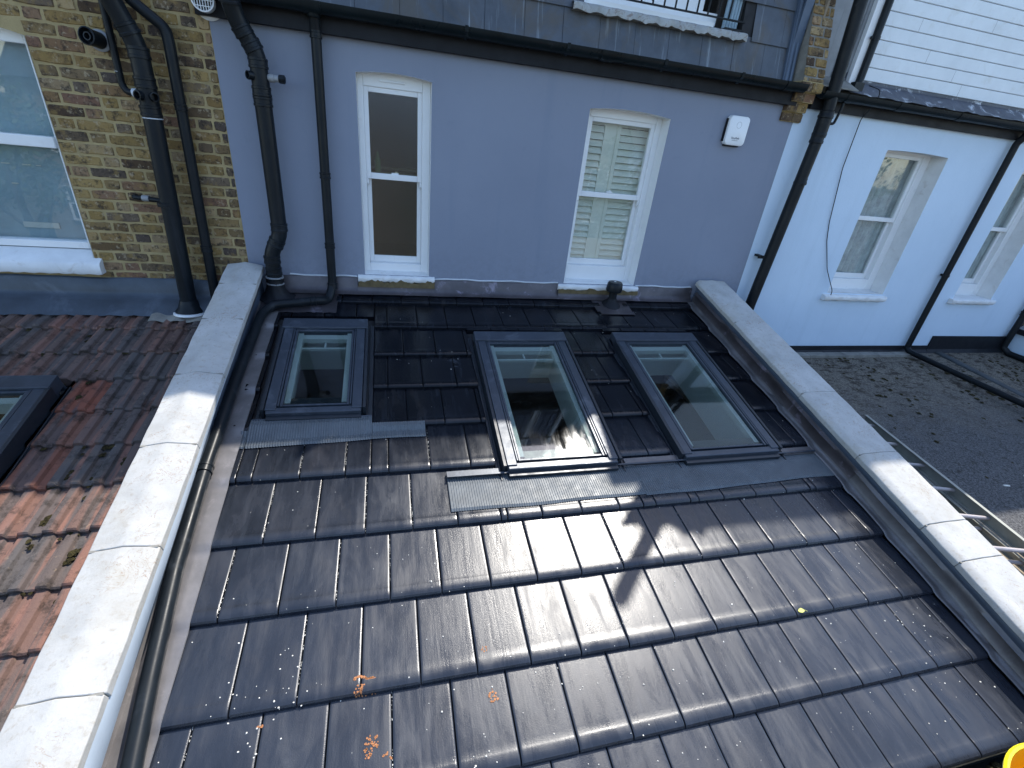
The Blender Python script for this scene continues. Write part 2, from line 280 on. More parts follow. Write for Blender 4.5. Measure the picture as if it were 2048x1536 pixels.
SPLIT = {'wall_apron', 'sealant_bead', 'socket', 'lead_step', 'clamp_ring', 'joint_ring', 'mortar_joint', 'pleated_apron', 'lead_roll', 'inner_plate', 'coping_clip'}
class MB:
    def __init__(s): s.v = []; s.f = []; s.a = []
    def face(s, pts, a=0.0):
        i = len(s.v); s.v += [tuple(p) for p in pts]; s.f.append(tuple(range(i, i + len(pts)))); s.a.append(a)
    def box(s, x0, x1, y0, y1, z0, z1, T=ID, a=0.0):
        p = [T(x, y, z) for z in (z0, z1) for y in (y0, y1) for x in (x0, x1)]
        i = len(s.v); s.v += p
        for f in ((0, 2, 3, 1), (4, 5, 7, 6), (0, 1, 5, 4), (2, 6, 7, 3), (0, 4, 6, 2), (1, 3, 7, 5)):
            s.f.append(tuple(i + k for k in f)); s.a.append(a)
        return s
    def grid(s, rows, a=0.0, close=False, cap=False):       # rows: list of equal-length point lists
        i = len(s.v); n = len(rows[0])
        for r in rows: s.v += [tuple(p) for p in r]
        for j in range(len(rows) - 1):
            for k in range(n if close else n - 1):
                k2 = (k + 1) % n
                s.f.append((i + j * n + k, i + j * n + k2, i + (j + 1) * n + k2, i + (j + 1) * n + k)); s.a.append(a)
        if cap:
            s.f.append(tuple(i + k for k in reversed(range(n)))); s.a.append(a)
            s.f.append(tuple(i + (len(rows) - 1) * n + k for k in range(n))); s.a.append(a)
        return s
    def prism(s, prof, x0, x1, T, a=0.0):                   # closed profile (p,q) swept from x0 to x1 : T(x,p,q)
        return s.grid([[T(x0, p, q) for p, q in prof], [T(x1, p, q) for p, q in prof]], a, True, True)
    def tube(s, pts, r, seg=16, fillet=0.0, cap=True, a=0.0):
        P = [Vector(p) for p in pts]
        if fillet > 0 and len(P) > 2:
            Q = [P[0]]
            for i in range(1, len(P) - 1):
                d1 = (P[i - 1] - P[i]); d2 = (P[i + 1] - P[i])
                f = min(fillet, d1.length * 0.48, d2.length * 0.48)
                A = P[i] + d1.normalized() * f; B = P[i] + d2.normalized() * f
                for k in range(6):
                    t = k / 5; Q.append(A * (1 - t) ** 2 + P[i] * 2 * t * (1 - t) + B * t * t)
            Q.append(P[-1]); P = Q
        n = None; rows = []
        for i, p in enumerate(P):
            d = (P[min(i + 1, len(P) - 1)] - P[max(i - 1, 0)]).normalized()
            if n is None:
                n = d.orthogonal().normalized()
            else:
                n = (n - d * n.dot(d)).normalized()
            b = d.cross(n); rad = r[i] if isinstance(r, (list, tuple)) and len(r) == len(P) else (r if not isinstance(r, (list, tuple)) else r[0])
            rows.append([p + (n * cos(2 * pi * k / seg) + b * sin(2 * pi * k / seg)) * rad for k in range(seg)])
        s.grid(rows, a, True, cap); return s
    def lathe(s, c, axis, prof, seg=24, a=0.0, cap=True):              # prof: (r, dist along axis)
        ax = Vector(axis).normalized(); n = ax.orthogonal().normalized(); b = ax.cross(n); c = Vector(c)
        rows = [[c + ax * h + (n * cos(2 * pi * k / seg) + b * sin(2 * pi * k / seg)) * max(r, 1e-5) for k in range(seg)] for r, h in prof]
        s.grid(rows, a, True, cap); return s

def tag(o, label=None, cat=None, group=None, kind=None):
    if label: o['label'] = label
    if cat: o['category'] = cat
    if group: o['group'] = group
    if kind: o['kind'] = kind
    return o
def pieces_of(mb):
    par = list(range(len(mb.v)))
    def find(a):
        while par[a] != a: par[a] = par[par[a]]; a = par[a]
        return a
    for f in mb.f:
        r = find(f[0])
        for k in f[1:]: par[find(k)] = r
    out = {}
    for f, a in zip(mb.f, mb.a): out.setdefault(find(f[0]), []).append((f, a))
    res = []
    for fl in out.values():
        q = MB(); ix = {}
        for f, a in fl:
            for k in f:
                if k not in ix: ix[k] = len(q.v); q.v.append(mb.v[k])
            q.f.append(tuple(ix[k] for k in f)); q.a.append(a)
        res.append(q)
    return res
def build(mb, name, mat, parent=None, smooth=35, bevel=0.0, attr=False, two=False, split=None):
    if split is None: split = name in SPLIT
    if split:
        return [build(q, name, mat, parent, smooth, bevel, attr, split=False) for q in pieces_of(mb)][0]
    off = parent.matrix_world.translation.copy() if parent is not None and parent.type == 'EMPTY' else Vector((0, 0, 0))
    if parent is not None and parent.type != 'EMPTY' and parent.parent is not None: off = parent.parent.location.copy()
    me = bpy.data.meshes.new(name)
    me.from_pydata([tuple(Vector(v) - off) for v in mb.v], [], mb.f); me.update()
    import bmesh
    bm = bmesh.new(); bm.from_mesh(me); bmesh.ops.recalc_face_normals(bm, faces=bm.faces); bm.to_mesh(me); bm.free()
    if attr:
        at = me.attributes.new('rnd', 'FLOAT', 'FACE'); at.data.foreach_set('value', mb.a)
    me.materials.append(mat if not isinstance(mat, str) else M[mat])
    if smooth:
        me.polygons.foreach_set('use_smooth', [True] * len(me.polygons))
        me.set_sharp_from_angle(angle=radians(smooth))
    o = bpy.data.objects.new(name, me); C.objects.link(o)
    if parent is not None: o.parent = parent
    if bevel:
        b = o.modifiers.new('bevel', 'BEVEL'); b.width = bevel; b.segments = 2; b.limit_method = 'ANGLE'; b.angle_limit = radians(40)
    return o
def thing(name, loc, label, cat, group=None, kind=None):
    o = bpy.data.objects.new(name, None); C.objects.link(o); o.location = loc; o.empty_display_size = 0.1
    o.matrix_world = Matrix.Translation(loc)
    return tag(o, label, cat, group, kind)
def settle(o, loc):                                          # give a one-mesh thing its origin
    d = Vector(loc); o.data.transform(Matrix.Translation(-d)); o.location = d; return o

def wall_panel(mb, x0, x1, z0, z1, y, holes, depth):         # holes: (xa, xb, za, zb, rise)
    xs = sorted({x0, x1, *[h[0] for h in holes], *[h[1] for h in holes]})
    for i in range(len(xs) - 1):
        a, b = xs[i], xs[i + 1]
        hs = sorted([h for h in holes if h[0] <= a + 1e-6 and h[1] >= b - 1e-6], key=lambda h: h[2])
        z = z0
        for h in hs:
            mb.face([(a, y, z), (b, y, z), (b, y, h[2]), (a, y, h[2])])
            z = h[3]
            n = 10; arc = [(h[0] + (h[1] - h[0]) * k / n, h[3] + h[4] * (1 - (2 * k / n - 1) ** 2)) for k in range(n + 1)]
            zt = h[3] + h[4] + 0.02
            for k in range(n):
                mb.face([(arc[k][0], y, arc[k][1]), (arc[k + 1][0], y, arc[k + 1][1]), (arc[k + 1][0], y, zt), (arc[k][0], y, zt)])
            z = zt
        mb.face([(a, y, z), (b, y, z), (b, y, z1), (a, y, z1)])
def reveal(mb, xa, xb, za, zb, rise, y0, y1, t=0.0):
    n = 10; arc = [(xa + (xb - xa) * k / n, zb + rise * (1 - (2 * k / n - 1) ** 2)) for k in range(n + 1)]
    loop = [(xa, za)] + arc + [(xb, za)]
    mb.grid([[(x, y0, z) for x, z in loop], [(x, y1, z) for x, z in loop]])
    mb.face([(xa, y0, za), (xb, y0, za), (xb, y1, za), (xa, y1, za)])

def frame_ring(mb, x0, x1, z0, z1, wl, wr, wb, wt, y0, y1):
    mb.box(x0, x0 + wl, y0, y1, z0, z1); mb.box(x1 - wr, x1, y0, y1, z0, z1)
    mb.box(x0 + wl, x1 - wr, y0 + .001, y1, z0, z0 + wb); mb.box(x0 + wl, x1 - wr, y0 + .001, y1, z1 - wt, z1)

# ================================================================== own extension roof
ROWS = [-0.16, -0.52, -0.88, -1.24, -1.60, -1.965, -2.35, -2.71, -3.08, -3.42, -3.755]
TW = 0.2415
XL, XR = -0.93, 2.985
def row_of(s):
    for k, sb in enumerate(ROWS):
        if s >= sb - 1e-6: return k
    return len(ROWS) - 1
def tile_h(d):                                                # height of a tile d metres up-slope of its nose
    pts = [(0.0, 0.012), (0.003, 0.026), (0.010, 0.033), (0.024, 0.0365), (0.050, 0.0365), (0.066, 0.0335), (0.40, 0.006)]
    for (a, ha), (b, hb) in zip(pts, pts[1:]):
        if d <= b: return ha + (hb - ha) * max(0, (d - a)) / (b - a)
    return pts[-1][1]
def surf_h(s):
    sb = ROWS[row_of(s)]; return tile_h(s - sb)

ext = thing('rear_extension', (1.0, -1.8, -3.0), 'lean-to rear extension with glossy dark grey roof tiles and three roof windows', 'extension')
holes = [(-0.835, -0.13, -1.60, -0.385), (0.61, 1.455, -1.985, -0.56), (1.84, 2.70, -1.985, -0.56)]
tb = MB(); ju = random.Random(3)
def add_tile(mb, x0, x1, sb, st, rnd, nose=True):
    j = ju.uniform(-0.0012, 0.0012); tl = ju.uniform(-0.0016, 0.0016); g = 0.0022; e = 0.007
    xs = [(x0 + g, -0.010), (x0 + g + 0.0012, -0.0018), (x0 + g + 0.004, -0.0003), (x0 + g + 0.010, 0.0), (x0 + g + 0.022, 0.0), ((x0 + x1) / 2, 0.0), (x1 - g - 0.022, 0.0), (x1 - g - 0.010, 0.0), (x1 - g - 0.004, -0.0003), (x1 - g - 0.0012, -0.0018), (x1 - g, -0.010)]
    if x1 - x0 < 0.07: xs = [(x0 + g, -0.008), (x0 + g + 0.002, -0.001), (x0 + g + 0.006, 0.0), (x1 - g - 0.006, 0.0), (x1 - g - 0.002, -0.001), (x1 - g, -0.008)]
    ds = [0.0, 0.003, 0.006, 0.010, 0.016, 0.024, 0.034, 0.050, 0.058, 0.066, 0.085, 0.2, 0.38] if nose else [0.0, 0.1, 0.4]
    L = st - sb; dd = [d for d in ds if d < L - 0.004] + [L]
    sk = ju.uniform(-0.0012, 0.0012)
    rows = []
    n0 = -0.012
    rows.append([R(x, sb + 0.001, n0) for x, q in xs])
    for d in dd:
        rows.append([R(x, sb + d + sk * (1 if d < .1 else 0), tile_h(d if nose else d + 0.07) + q + j + tl * (x - x0) / TW) for x, q in xs])
    mb.grid(rows, rnd)
for k, sb in enumerate(ROWS):
    st = (ROWS[k - 1] + 0.05) if k else -0.020
    phase = (-0.635 if k % 2 == 0 else -0.755)
    n0 = math.floor((XL - phase) / TW)
    spans = []
    x = phase + n0 * TW
    while x < XR:
        a, b = max(x, XL), min(x + TW, XR)
        if b - a > 0.02: spans.append((a, b))
        x += TW
    for (a, b) in spans:
        pieces = [(a, b, sb, st)]
        if k == 0:
            if b < -0.42: continue
            pieces = []
            for (p, q) in ((max(a, -0.44), min(b, 1.965)), (max(a, 2.205), b)):
                if q - p > 0.03: pieces.append((p, q, sb, st))
        for (ha, hb, hs0, hs1) in holes:
            out = []
            for (pa, pb, p0, p1) in pieces:
                if pb <= ha or pa >= hb or p1 <= hs0 + 0.01 or p0 >= hs1 - 0.0: out.append((pa, pb, p0, p1)); continue
                if pa < ha: out.append((pa, ha, p0, p1))
                if pb > hb: out.append((hb, pb, p0, p1))
                if p0 < hs0: out.append((max(pa, ha), min(pb, hb), p0, min(p1, hs0)))
                if p1 > hs1 and hs1 - p0 > 0: out.append((max(pa, ha), min(pb, hb), hs1, p1))
            pieces = out
        if k == 4:
            pieces = [(pa, pb, p0, p1) for pa, pb, p0, p1 in pieces]
        r = ju.random()
        for (pa, pb, p0, p1) in pieces:
            if pb - pa > 0.02 and p1 - p0 > 0.02:
                add_tile(tb, pa, pb, p0, p1, r, nose=abs(p0 - sb) < 0.01)
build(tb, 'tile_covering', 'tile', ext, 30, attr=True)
ub = MB()
def deck(mb, x0, x1, s0, s1, h0, h1, hs):
    xs = sorted({x0, x1, *[h[0] for h in hs], *[h[1] for h in hs]}); ss = sorted({s0, s1, *[h[2] for h in hs], *[h[3] for h in hs]})
    for i in range(len(xs) - 1):
        for j in range(len(ss) - 1):
            cx, cs = (xs[i] + xs[i + 1]) / 2, (ss[j] + ss[j + 1]) / 2
            if any(h[0] < cx < h[1] and h[2] < cs < h[3] for h in hs): continue
            mb.box(xs[i], xs[i + 1], ss[j], ss[j + 1], h0, h1, T=R)
inner = [(-0.74, -0.22, -1.44, -0.58), (0.70, 1.37, -2.00, -0.72), (1.92, 2.61, -2.00, -0.72)]
deck(ub, -1.03, 3.03, -3.70, -0.0, -0.06, -0.006, inner)
build(ub, 'underlay', 'tileflat', ext, 0)
# body of the extension: room below the roof, front opening added to let light in
eb = MB()
wall_panel(eb, -1.03, 3.03, -5.6, -1.02, -3.60, [(-0.7, 2.7, -2.55, -1.15, 0.0)], 0.1)
eb.box(-1.03, -0.98, -3.45, 0.0, -5.6, -0.86); eb.box(2.98, 3.03, -3.45, 0.0, -5.6, -0.86)
build(eb, 'wall', 'slab', ext, 0)
fb = MB(); fb.box(-0.98, 2.98, -3.45, -0.01, -2.7, -2.6); build(fb, 'floor', 'boards', ext, 0)
fb = MB(); fb.box(-0.979, -0.96, -3.45, -0.03, -2.6, -0.90); fb.box(2.96, 2.979, -3.45, -0.03, -2.6, -0.90); fb.box(-0.96, 2.96, -0.05, -0.03, -2.6, -0.2)
build(fb, 'inner_wall', 'dark', ext, 0)
fb = MB(); deck(fb, -0.97, 2.97, -3.45, -0.03, -0.085, -0.065, inner); build(fb, 'ceiling', 'plaster', ext, 0)
for k in range(3):  # doors added out of view so light reaches the room under the roof windows
    fb = MB(); x_ = -0.7 + k * 1.135; frame_ring(fb, x_, x_ + 1.13, -2.55, -1.15, .06, .06, .06, .06, -3.58, -3.52); dd_ = build(fb, 'added_door', 'flash', ext, 0)
    fb = MB(); fb.box(x_ + .06, x_ + 1.07, -3.555, -3.55, -2.49, -1.21); build(fb, 'pane', 'glass', dd_, 0)

# lead flashings ---------------------------------------------------
def wob(a, b, c, amp): return amp * (sin(a * b + c) + 0.5 * sin(a * b * 2.3 + c * 1.7))
lb = MB()                                                    # right-hand lead, dressed over the tile ends
ss = [-0.06 - i * 0.02 for i in range(int(3.72 / 0.02))]
rows = []
for s in ss:
    k = row_of(s); d = s - ROWS[k]; h = surf_h(s) + 0.005
    hh = 0.020 + 0.5 * (surf_h(s + 0.02) * 0.4 + surf_h(s) * 0.6) + 0.006
    e = 2.962 + 0.010 * sin(d / 0.36 * pi) + wob(s, 3.1, 0.4, 0.003) + (0.008 if s < -2.4 else 0)
    rows.append([R(e, s, hh - 0.002), R(e + 0.004, s, hh + 0.003), R(e + 0.02, s, hh + 0.003 + wob(s, 17, 1, 0.0008)), R(3.005, s, hh * 0.5 + 0.022 + wob(s, 9, 2, 0.0015)),
                 R(3.026, s, 0.052 + wob(s, 6, 1, 0.002)), R(3.034 - wob(s, 5, 3, 0.001), s, 0.10), R(3.038, s, 0.125)])
lb.grid(rows); o = build(lb, 'lead_soaker', 'lead', ext, 60)
for (s0, s1) in ((-0.04, -1.02), (-1.0, -2.34), (-2.32, -3.77)):
    cb = MB(); rows = []
    n = int((s0 - s1) / 0.03)
    for i in range(n + 1):
        s = s0 + (s1 - s0) * i / n
        q = wob(s, 7, s0, 0.003); lift = 0.002 if s0 > -1.01 else (0.0 if s0 > -2.0 else 0.003)
        rows.append([R(3.017 - lift, s, 0.066 + q * 1.5), R(3.021 - lift, s, 0.075 + q), R(3.030, s, 0.12 + q), R(3.020 + q, s, 0.135), R(3.033, s, 0.155 + q * .5), R(3.036, s, 0.162)])
    cb.grid(rows); build(cb, 'cover_flashing', 'leadold' if s0 > -2.0 else 'lead', ext, 60)
lb = MB(); rows = []                                         # left-hand lead strip
for s in ss:
    d = s - ROWS[row_of(s)]; hh = (surf_h(s + 0.02) * 0.4 + surf_h(s) * 0.6) * (0.8 if s > -1.6 else 0.45) + (0.010 if s > -1.6 else 0.0235)
    rows.append([R(-1.022, s, 0.14), R(-1.018, s, 0.04), R(-1.005, s, 0.015), R(-0.96, s, hh * 0.75 + 0.004 + wob(s, 11, 0, 0.001)), R(-0.90, s, hh + wob(s, 14, 2, 0.001)),
                 R(-0.862 + wob(s, 2, 1, 0.003), s, hh + 0.001), R(-0.860 + wob(s, 2, 1, 0.003), s, hh - 0.003)])
lb.grid(rows); build(lb, 'lead_strip', 'leadpale', ext, 60)
# lead apron at the wall
ab = MB()
for (a, b) in ((-0.99, -0.27), (0.385, 0.9), (0.895, 1.56), (2.37, 3.02)):
    rows = []; n = max(4, int((b - a) / 0.04))
    for i in range(n + 1):
        x = a + (b - a) * i / n; q = wob(x, 9, 1, 0.0025)
        rows.append([(x, -0.004, 0.158 + q), (x, -0.012, 0.148 + q), (x, -0.014 + q, 0.075), (x, -0.03, 0.052), (x, -0.036, 0.045), R(x, -0.045 + q, 0.047), R(x, -0.060 + q, 0.042)])
    ab.grid(rows)
for (a, b) in ((-0.27, 0.385), (1.56, 2.37)):
    rows = []; n = 14
    for i in range(n + 1):
        x = a + (b - a) * i / n; q = wob(x, 9, 1, 0.0025)
        rows.append([(x, -0.004, 0.092), (x, -0.030, 0.090 + q), (x, -0.034, 0.052), (x, -0.040, 0.045), R(x, -0.045 + q, 0.047), R(x, -0.060 + q, 0.042)])
    ab.grid(rows)
build(ab, 'wall_apron', 'leadold', ext, 60)
ab = MB()
rows = []
for i in range(40):
    x = -1.0 + 1.45 * 0 + i * (4.0 / 39); q = wob(x, 8, 2, 0.002)
    rows.append([R(x, -0.010, 0.041), R(x, -0.035 + q, 0.040), R(x, -0.050 + q, 0.034)])
ab.grid(rows); build(ab, 'lead_ledge', 'lead', ext, 60)
ab = MB(); rows = []                                         # patch of lead in the top left corner
for i in range(12):
    x = -1.0 + i * 0.052
    rows.append([R(x, s, 0.030 + 0.004 * sin(x * 40 + s * 13)) for s in (-0.02, -0.1, -0.18, -0.26, -0.33)])
ab.grid(rows); build(ab, 'corner_lead', 'leadold', ext, 60)
# sealant bead along the top of the flashing
sb_ = MB()
for (a, b) in ((-0.80, -0.27), (0.385, 1.55), (2.37, 3.0)):
    n = int((b - a) / 0.03)
    sb_.tube([(a + (b - a) * i / n, -0.004, 0.164 + wob(a + (b - a) * i / n, 13, 0, 0.003)) for i in range(n + 1)], 0.007, 8)
build(sb_, 'sealant_bead', 'silicone', ext)
# small lead step under the left cut tiles
sp = MB()
for (x0, x1, s0, s1) in ((0.30, 0.62, -2.03, -1.995), (1.46, 1.86, -2.03, -1.985), (2.70, 2.97, -2.05, -1.99)):
    sp.box(x0, x1, s0, s1, 0.0, 0.034, T=R)
build(sp, 'lead_step', 'lead', ext, 0, 0.003)

# roof windows ------------------------------------------------------
def apron(mb, x0, x1, s0, s1, skew=0.0, hb=None):            # pleated sheet, ribs running down the slope
    n = int((x1 - x0) / 0.0036)
    rows = []
    for i in range(n + 1):
        x = x0 + (x1 - x0) * i / n; rib = 0.0030 * (i % 4 in (1, 2))
        e = s0 + skew * (x - x0) / (x1 - x0) + wob(x, 5, 1, 0.004)
        st = [s1 + (e - s1) * t for t in (0, 0.25, 0.5, 0.75, 0.93, 1.0)]
        rows.append([R(x, s, max(surf_h(s), 0.8 * surf_h(s + 0.03)) + 0.0045 + rib + (0.006 if j < 5 else -0.001) * (1 if j else 0.3)) for j, s in enumerate(st)])
    mb.grid(rows)
def roof_window(xa, xb, s0, s1, parent, T, label, h=0.085, gap=0.06):
    """xa..xb and s1 (bottom)..s0 (top) are the outer edges of the covers at height h"""
    w = MB()
    # covers: side covers, top hood, bottom rail
    for (a, b) in ((xa + 0.012, xa + 0.076), (xb - 0.076, xb - 0.012)):
        outer = a == xa
        w.prism([(s1 + 0.01, 0.0), (s0 - 0.05, 0.0), (s0 - 0.05, h), (s1 + 0.01, h)], a + (0 if outer else 0.0), b, lambda x, p, q: T(x, p, q))
    w.box(xa + .02, xb - .02, s1 + .012, s1 + .03, 0.001, .02, T=T)
    f = build(w, 'roof_window', 'flash', parent, 0, 0.005)
    if label: f['label'] = label
    g = MB(); g.box(xa - 0.006, xb + 0.006, s0 - 0.125, s0 - 0.008, h * 0.4, h + 0.012, T=T)
    g.prism([(s0 - 0.008, 0.0), (s0 + 0.012, 0.0), (s0 - 0.012, h + 0.010), (s0 - 0.02, h + 0.013)], xa, xb, lambda x, p, q: T(x, p, q))
    build(g, 'top_hood', 'flash', f, 0, 0.004)
    g = MB(); g.box(xa + 0.018, xb - 0.018, s1 - 0.014, s1 + 0.034, h * 0.35, h - 0.008, T=T); build(g, 'bottom_rail', 'flash', f, 0, 0.006)
    g = MB(); g.box(xa - 0.012, xa + 0.008, s1 + 0.004, s0 - 0.11, 0.0, h + 0.005, T=T); g.box(xb - 0.008, xb + 0.012, s1 + 0.004, s0 - 0.11, 0.0, h + 0.005, T=T)
    g.box(xa + 0.02, xb - 0.02, s1 - 0.045, s1 - 0.005, 0.0, h * 0.6, T=T)
    g.box(xa - 0.045, xa - 0.012, s1 - 0.06, s0, 0.0, 0.022, T=T); g.box(xb + 0.012, xb + 0.05, s1 - 0.06, s0, 0.0, 0.022, T=T)
    g.box(xa - 0.03, xa - 0.022, s1 - 0.06, s0, 0.022, 0.034, T=T); g.box(xb + 0.024, xb + 0.032, s1 - 0.06, s0, 0.022, 0.034, T=T)
    build(g, 'gutter_flashing', 'flashd', f, 0, 0.002)
    # sash bars round the glass
    gx0, gx1, gs0, gs1 = xa + 0.108, xb - 0.108, s1 + 0.066, s0 - 0.140
    g = MB()
    for (a, b) in ((xa + 0.079, xa + 0.089), (xa + 0.093, gx0), (xb - 0.089, xb - 0.079), (gx1, xb - 0.093)):
        g.box(a, b, s1 + 0.045, s0 - 0.128, 0.02, h - (0.006 if b - a > .0105 else 0.001), T=T)
    g.box(xa + .077, gx0 - .001, s1 + .046, s0 - .129, 0.01, h - 0.03, T=T); g.box(gx1 + .001, xb - .077, s1 + .046, s0 - .129, 0.01, h - 0.03, T=T)
    g.box(gx0, gx1, gs1, s0 - 0.128, 0.02, h - 0.008, T=T); g.box(gx0, gx1, s1 + 0.052, gs0, 0.02, h - 0.014, T=T)
    build(g, 'sash', 'flash', f, 0, 0.002, split=False)
    g = MB(); g.box(gx0, gx1, gs0, gs1, h - 0.028, h - 0.020, T=T); build(g, 'pane', 'glassroof', f, 0)
    # dark seal band printed round the glass edge and the white lining of the shaft
    g = MB()
    lx0, lx1, ls0, ls1 = xa + 0.06, xb - 0.06, s1 + 0.10, s0 - 0.10
    dz = -0.34
    g.grid([[T(lx0, ls0, 0.03), T(lx1, ls0, 0.03), T(lx1, ls1, 0.03), T(lx0, ls1, 0.03)], [T(lx0, ls0 - 0.03, dz), T(lx1, ls0 - 0.03, dz), T(lx1, ls1, dz), T(lx0, ls1, dz)]], close=True)
    build(g, 'lining', 'plaster', f, 0)
    g = MB()                                                 # inner white sash with its ventilation bar
    g.box(gx0 + 0.0, gx0 + 0.035, gs0 + 0.03, gs1, 0.015, h - 0.034, T=T); g.box(gx1 - 0.035, gx1, gs0 + 0.03, gs1, 0.015, h - 0.034, T=T)
    g.box(gx0 + .035, gx1 - .035, gs1 - 0.07, gs1 - 0.02, 0.010, h - 0.036, T=T)
    g.box(gx0 + .035, gx1 - .035, gs1 - 0.150, gs1 - 0.135, 0.0, 0.02, T=T)
    g.box((gx0 + gx1) / 2 - 0.006, (gx0 + gx1) / 2 + 0.006, gs1 - 0.135, gs1 - 0.07, 0.0, 0.018, T=T)
    build(g, 'inner_frame', 'plaster', f, 0)
    g = MB(); g.box(gx0 + .036, gx1 - .036, gs0 + .001, gs0 + 0.075, 0.02, h - 0.036, T=T); build(g, 'edge_seal', 'flashd', f, 0)
    return f
roof_window(-0.775, -0.18, -0.50, -1.485, ext, R, 'small roof window at the top left of the tiled roof')
roof_window(0.65, 1.41, -0.655, -2.030, ext, R, 'middle roof window with droplets glaring in the sun')
roof_window(1.87, 2.66, -0.655, -2.030, ext, R, 'right-hand roof window reflecting a pale beam')
ab = MB(); apron(ab, -0.835, -0.13, -1.725, -1.515, 0.025); apron(ab, -0.129, 0.20, -1.70, -1.58, 0.0); apron(ab, -0.875, -0.836, -1.725, -1.60, 0.0)
o = build(ab, 'pleated_apron', 'apron', ext, 0); o['label'] = 'dark pleated apron below the small roof window'
ab = MB(); apron(ab, 0.30, 1.52, -2.275, -2.035, 0.0); apron(ab, 1.50, 2.975, -2.285, -2.04, 0.03)
o = build(ab, 'pleated_apron', 'apron', ext, 0); o['label'] = 'long pleated apron below the two larger roof windows'
ab = MB(); ab.box(0.30, 0.62, -2.045, -2.00, 0.036, 0.040, T=R); ab.box(-0.83, -0.13, -1.520, -1.510, 0.036, 0.042, T=R); ab.box(0.30, 2.97, -2.047, -2.036, 0.044, 0.050, T=R)
build(ab, 'apron_fold', 'flash', ext, 0)

# eaves gutter
gb = MB(); prof = [(0.055 * cos(a), 0.055 * sin(a)) for a in [pi + pi * k / 10 for k in range(11)]]
prof2 = prof + [(0.049 * cos(a), 0.049 * sin(a)) for a in [2 * pi - pi * k / 10 for k in range(11)]]
ey, ez = R(0, -3.81, 0)[1], R(0, -3.81, 0)[2] - 0.02
gb.prism(prof2, -1.2, 3.35, lambda x, p, q: (x, ey + p, ez + q)); build(gb, 'eaves_gutter', 'gutter', ext)
mb_ = MB()
for i in range(90):
    x = 1.9 + i * 0.0155; y = ey + random.uniform(-.03, .03); z = ez - 0.02 + random.uniform(-.01, .012)
    mb_.lathe((x, y, z), (random.uniform(-.4, .4), random.uniform(-.4, .4), 1), [(0, -.012), (.014, -.006), (.016, .004), (.006, .013), (0, .014)], 6)
o = build(mb_, 'moss', 'moss'); tag(o, 'brown moss and leaf litter caught in the eaves gutter', 'moss', None, 'stuff')

# ================================================================== parapet walls
def parapet(name, loc, x0, x1, xin, hin_trim, joints, label, side):
    p = thing(name, loc, label, 'parapet wall')
    b = MB(); wx0, wx1 = x0 + 0.04, x1 - 0.04
    b.prism([(0.0, -0.4), (0.0, 0.225), (-3.78, 0.225), (-3.78, -0.4)], wx0, wx1, R)
    b.box(wx0 + .002, wx1 - .002, -3.64, -0.01, -5.6, -1.2)
    build(b, 'wall', 'skirt', p, 0)
    js = [0.0] + joints + [-3.86]
    rj = random.Random(int(abs(x0) * 100))
    for a, c in zip(js, js[1:]):
        b = MB(); q = [rj.uniform(-.004, .004) for _ in range(4)]
        w_ = x1 - x0; n = 12
        prof = []
        for i in range(n + 1):
            t = i / n; x = x0 + w_ * t
            if side < 0: hh = 0.254 + 0.026 * (1 - abs(2 * t - 1))
            else: hh = 0.268 + 0.006 * (1 - abs(2 * t - 1)) - (0.022 if i == 0 else 0.0) - (0.006 if i == n else 0)
            prof.append((x, hh))
        prof += [(x1, 0.212), (x0, 0.212)]
        m_ = max(2, int((a - c) / 0.05)); rows = []
        for j in range(m_ + 1):
            s = a - 0.0015 + (c - a + 0.003) * j / m_
            rows.append([R(x + q[0] * .5 + 0.0015 * sin(s * 23 + x * 9) * (k < n + 1), s, h + q[1] * .4 + 0.0012 * sin(s * 31 + x * 40)) for k, (x, h) in enumerate(prof)])
        b.grid(rows, close=True, cap=True)
        build(b, 'coping_stone', 'coping', p, 40, 0.004)
    jb = MB()
    for s in joints:
        jb.prism([(s - 0.005, 0.215), (s + 0.005, 0.215), (s + 0.005, 0.258), (s - 0.005, 0.258)], x0 + 0.006, x1 - 0.006, R)
    build(jb, 'mortar_joint', 'concrete', p, 0)
    return p
pl = parapet('parapet_wall', (-1.11, -1.8, -1.0), -1.235, -0.975, -0.985, 0.13, [-0.30, -0.76, -1.33, -1.88, -2.45, -3.0, -3.5],
             'left parapet wall capped with pale lichen-marked coping stones beside the red tiled roof', -1)
pr = parapet('parapet_wall', (3.17, -1.8, -1.0), 3.005, 3.335, 3.02, 0.16, [-0.72, -1.66, -2.26, -2.79, -3.02, -3.5],
             'right parapet wall capped with broad pale coping beside the flat felt roof', 1)
b = MB(); rows = []
for i in range(80):
    s = -0.02 - i * 0.047; q = wob(s, 6, 2, 0.003); lo = 0.20 + 0.01 * s if s > -1.5 else 0.185 + 0.055 * (s + 1.5)
    rows.append([R(-0.985, s, 0.225), R(-0.9795, s, 0.212), R(-0.978 + q * .6, s, lo + q + 0.01), R(-0.984 + q, s, lo + q)])
b.grid(rows); build(b, 'edge_trim', 'trim', pl, 60)
b = MB(); b.prism([(-0.02, 0.14), (-0.02, 0.224), (-3.78, 0.224), (-3.78, 0.14)], -1.026, -1.0, R); b.prism([(-0.02, -0.01), (-0.02, 0.142), (-3.78, 0.142), (-3.78, -0.01)], -1.03, -1.023, R); build(b, 'lead_upstand', 'leadold', pl, 0)
b = MB(); rows = []
for i in range(95):
    s = -0.02 - i * 0.0395; q = wob(s, 6, 1, 0.003)
    rows.append([R(3.040, s, 0.214), R(3.026 + q * .4, s, 0.205), R(3.024, s, 0.175 + q), R(3.032, s, 0.168 + q), R(3.0345, s, 0.150 + q)])
b.grid(rows); build(b, 'edge_trim', 'skirt', pr, 60)

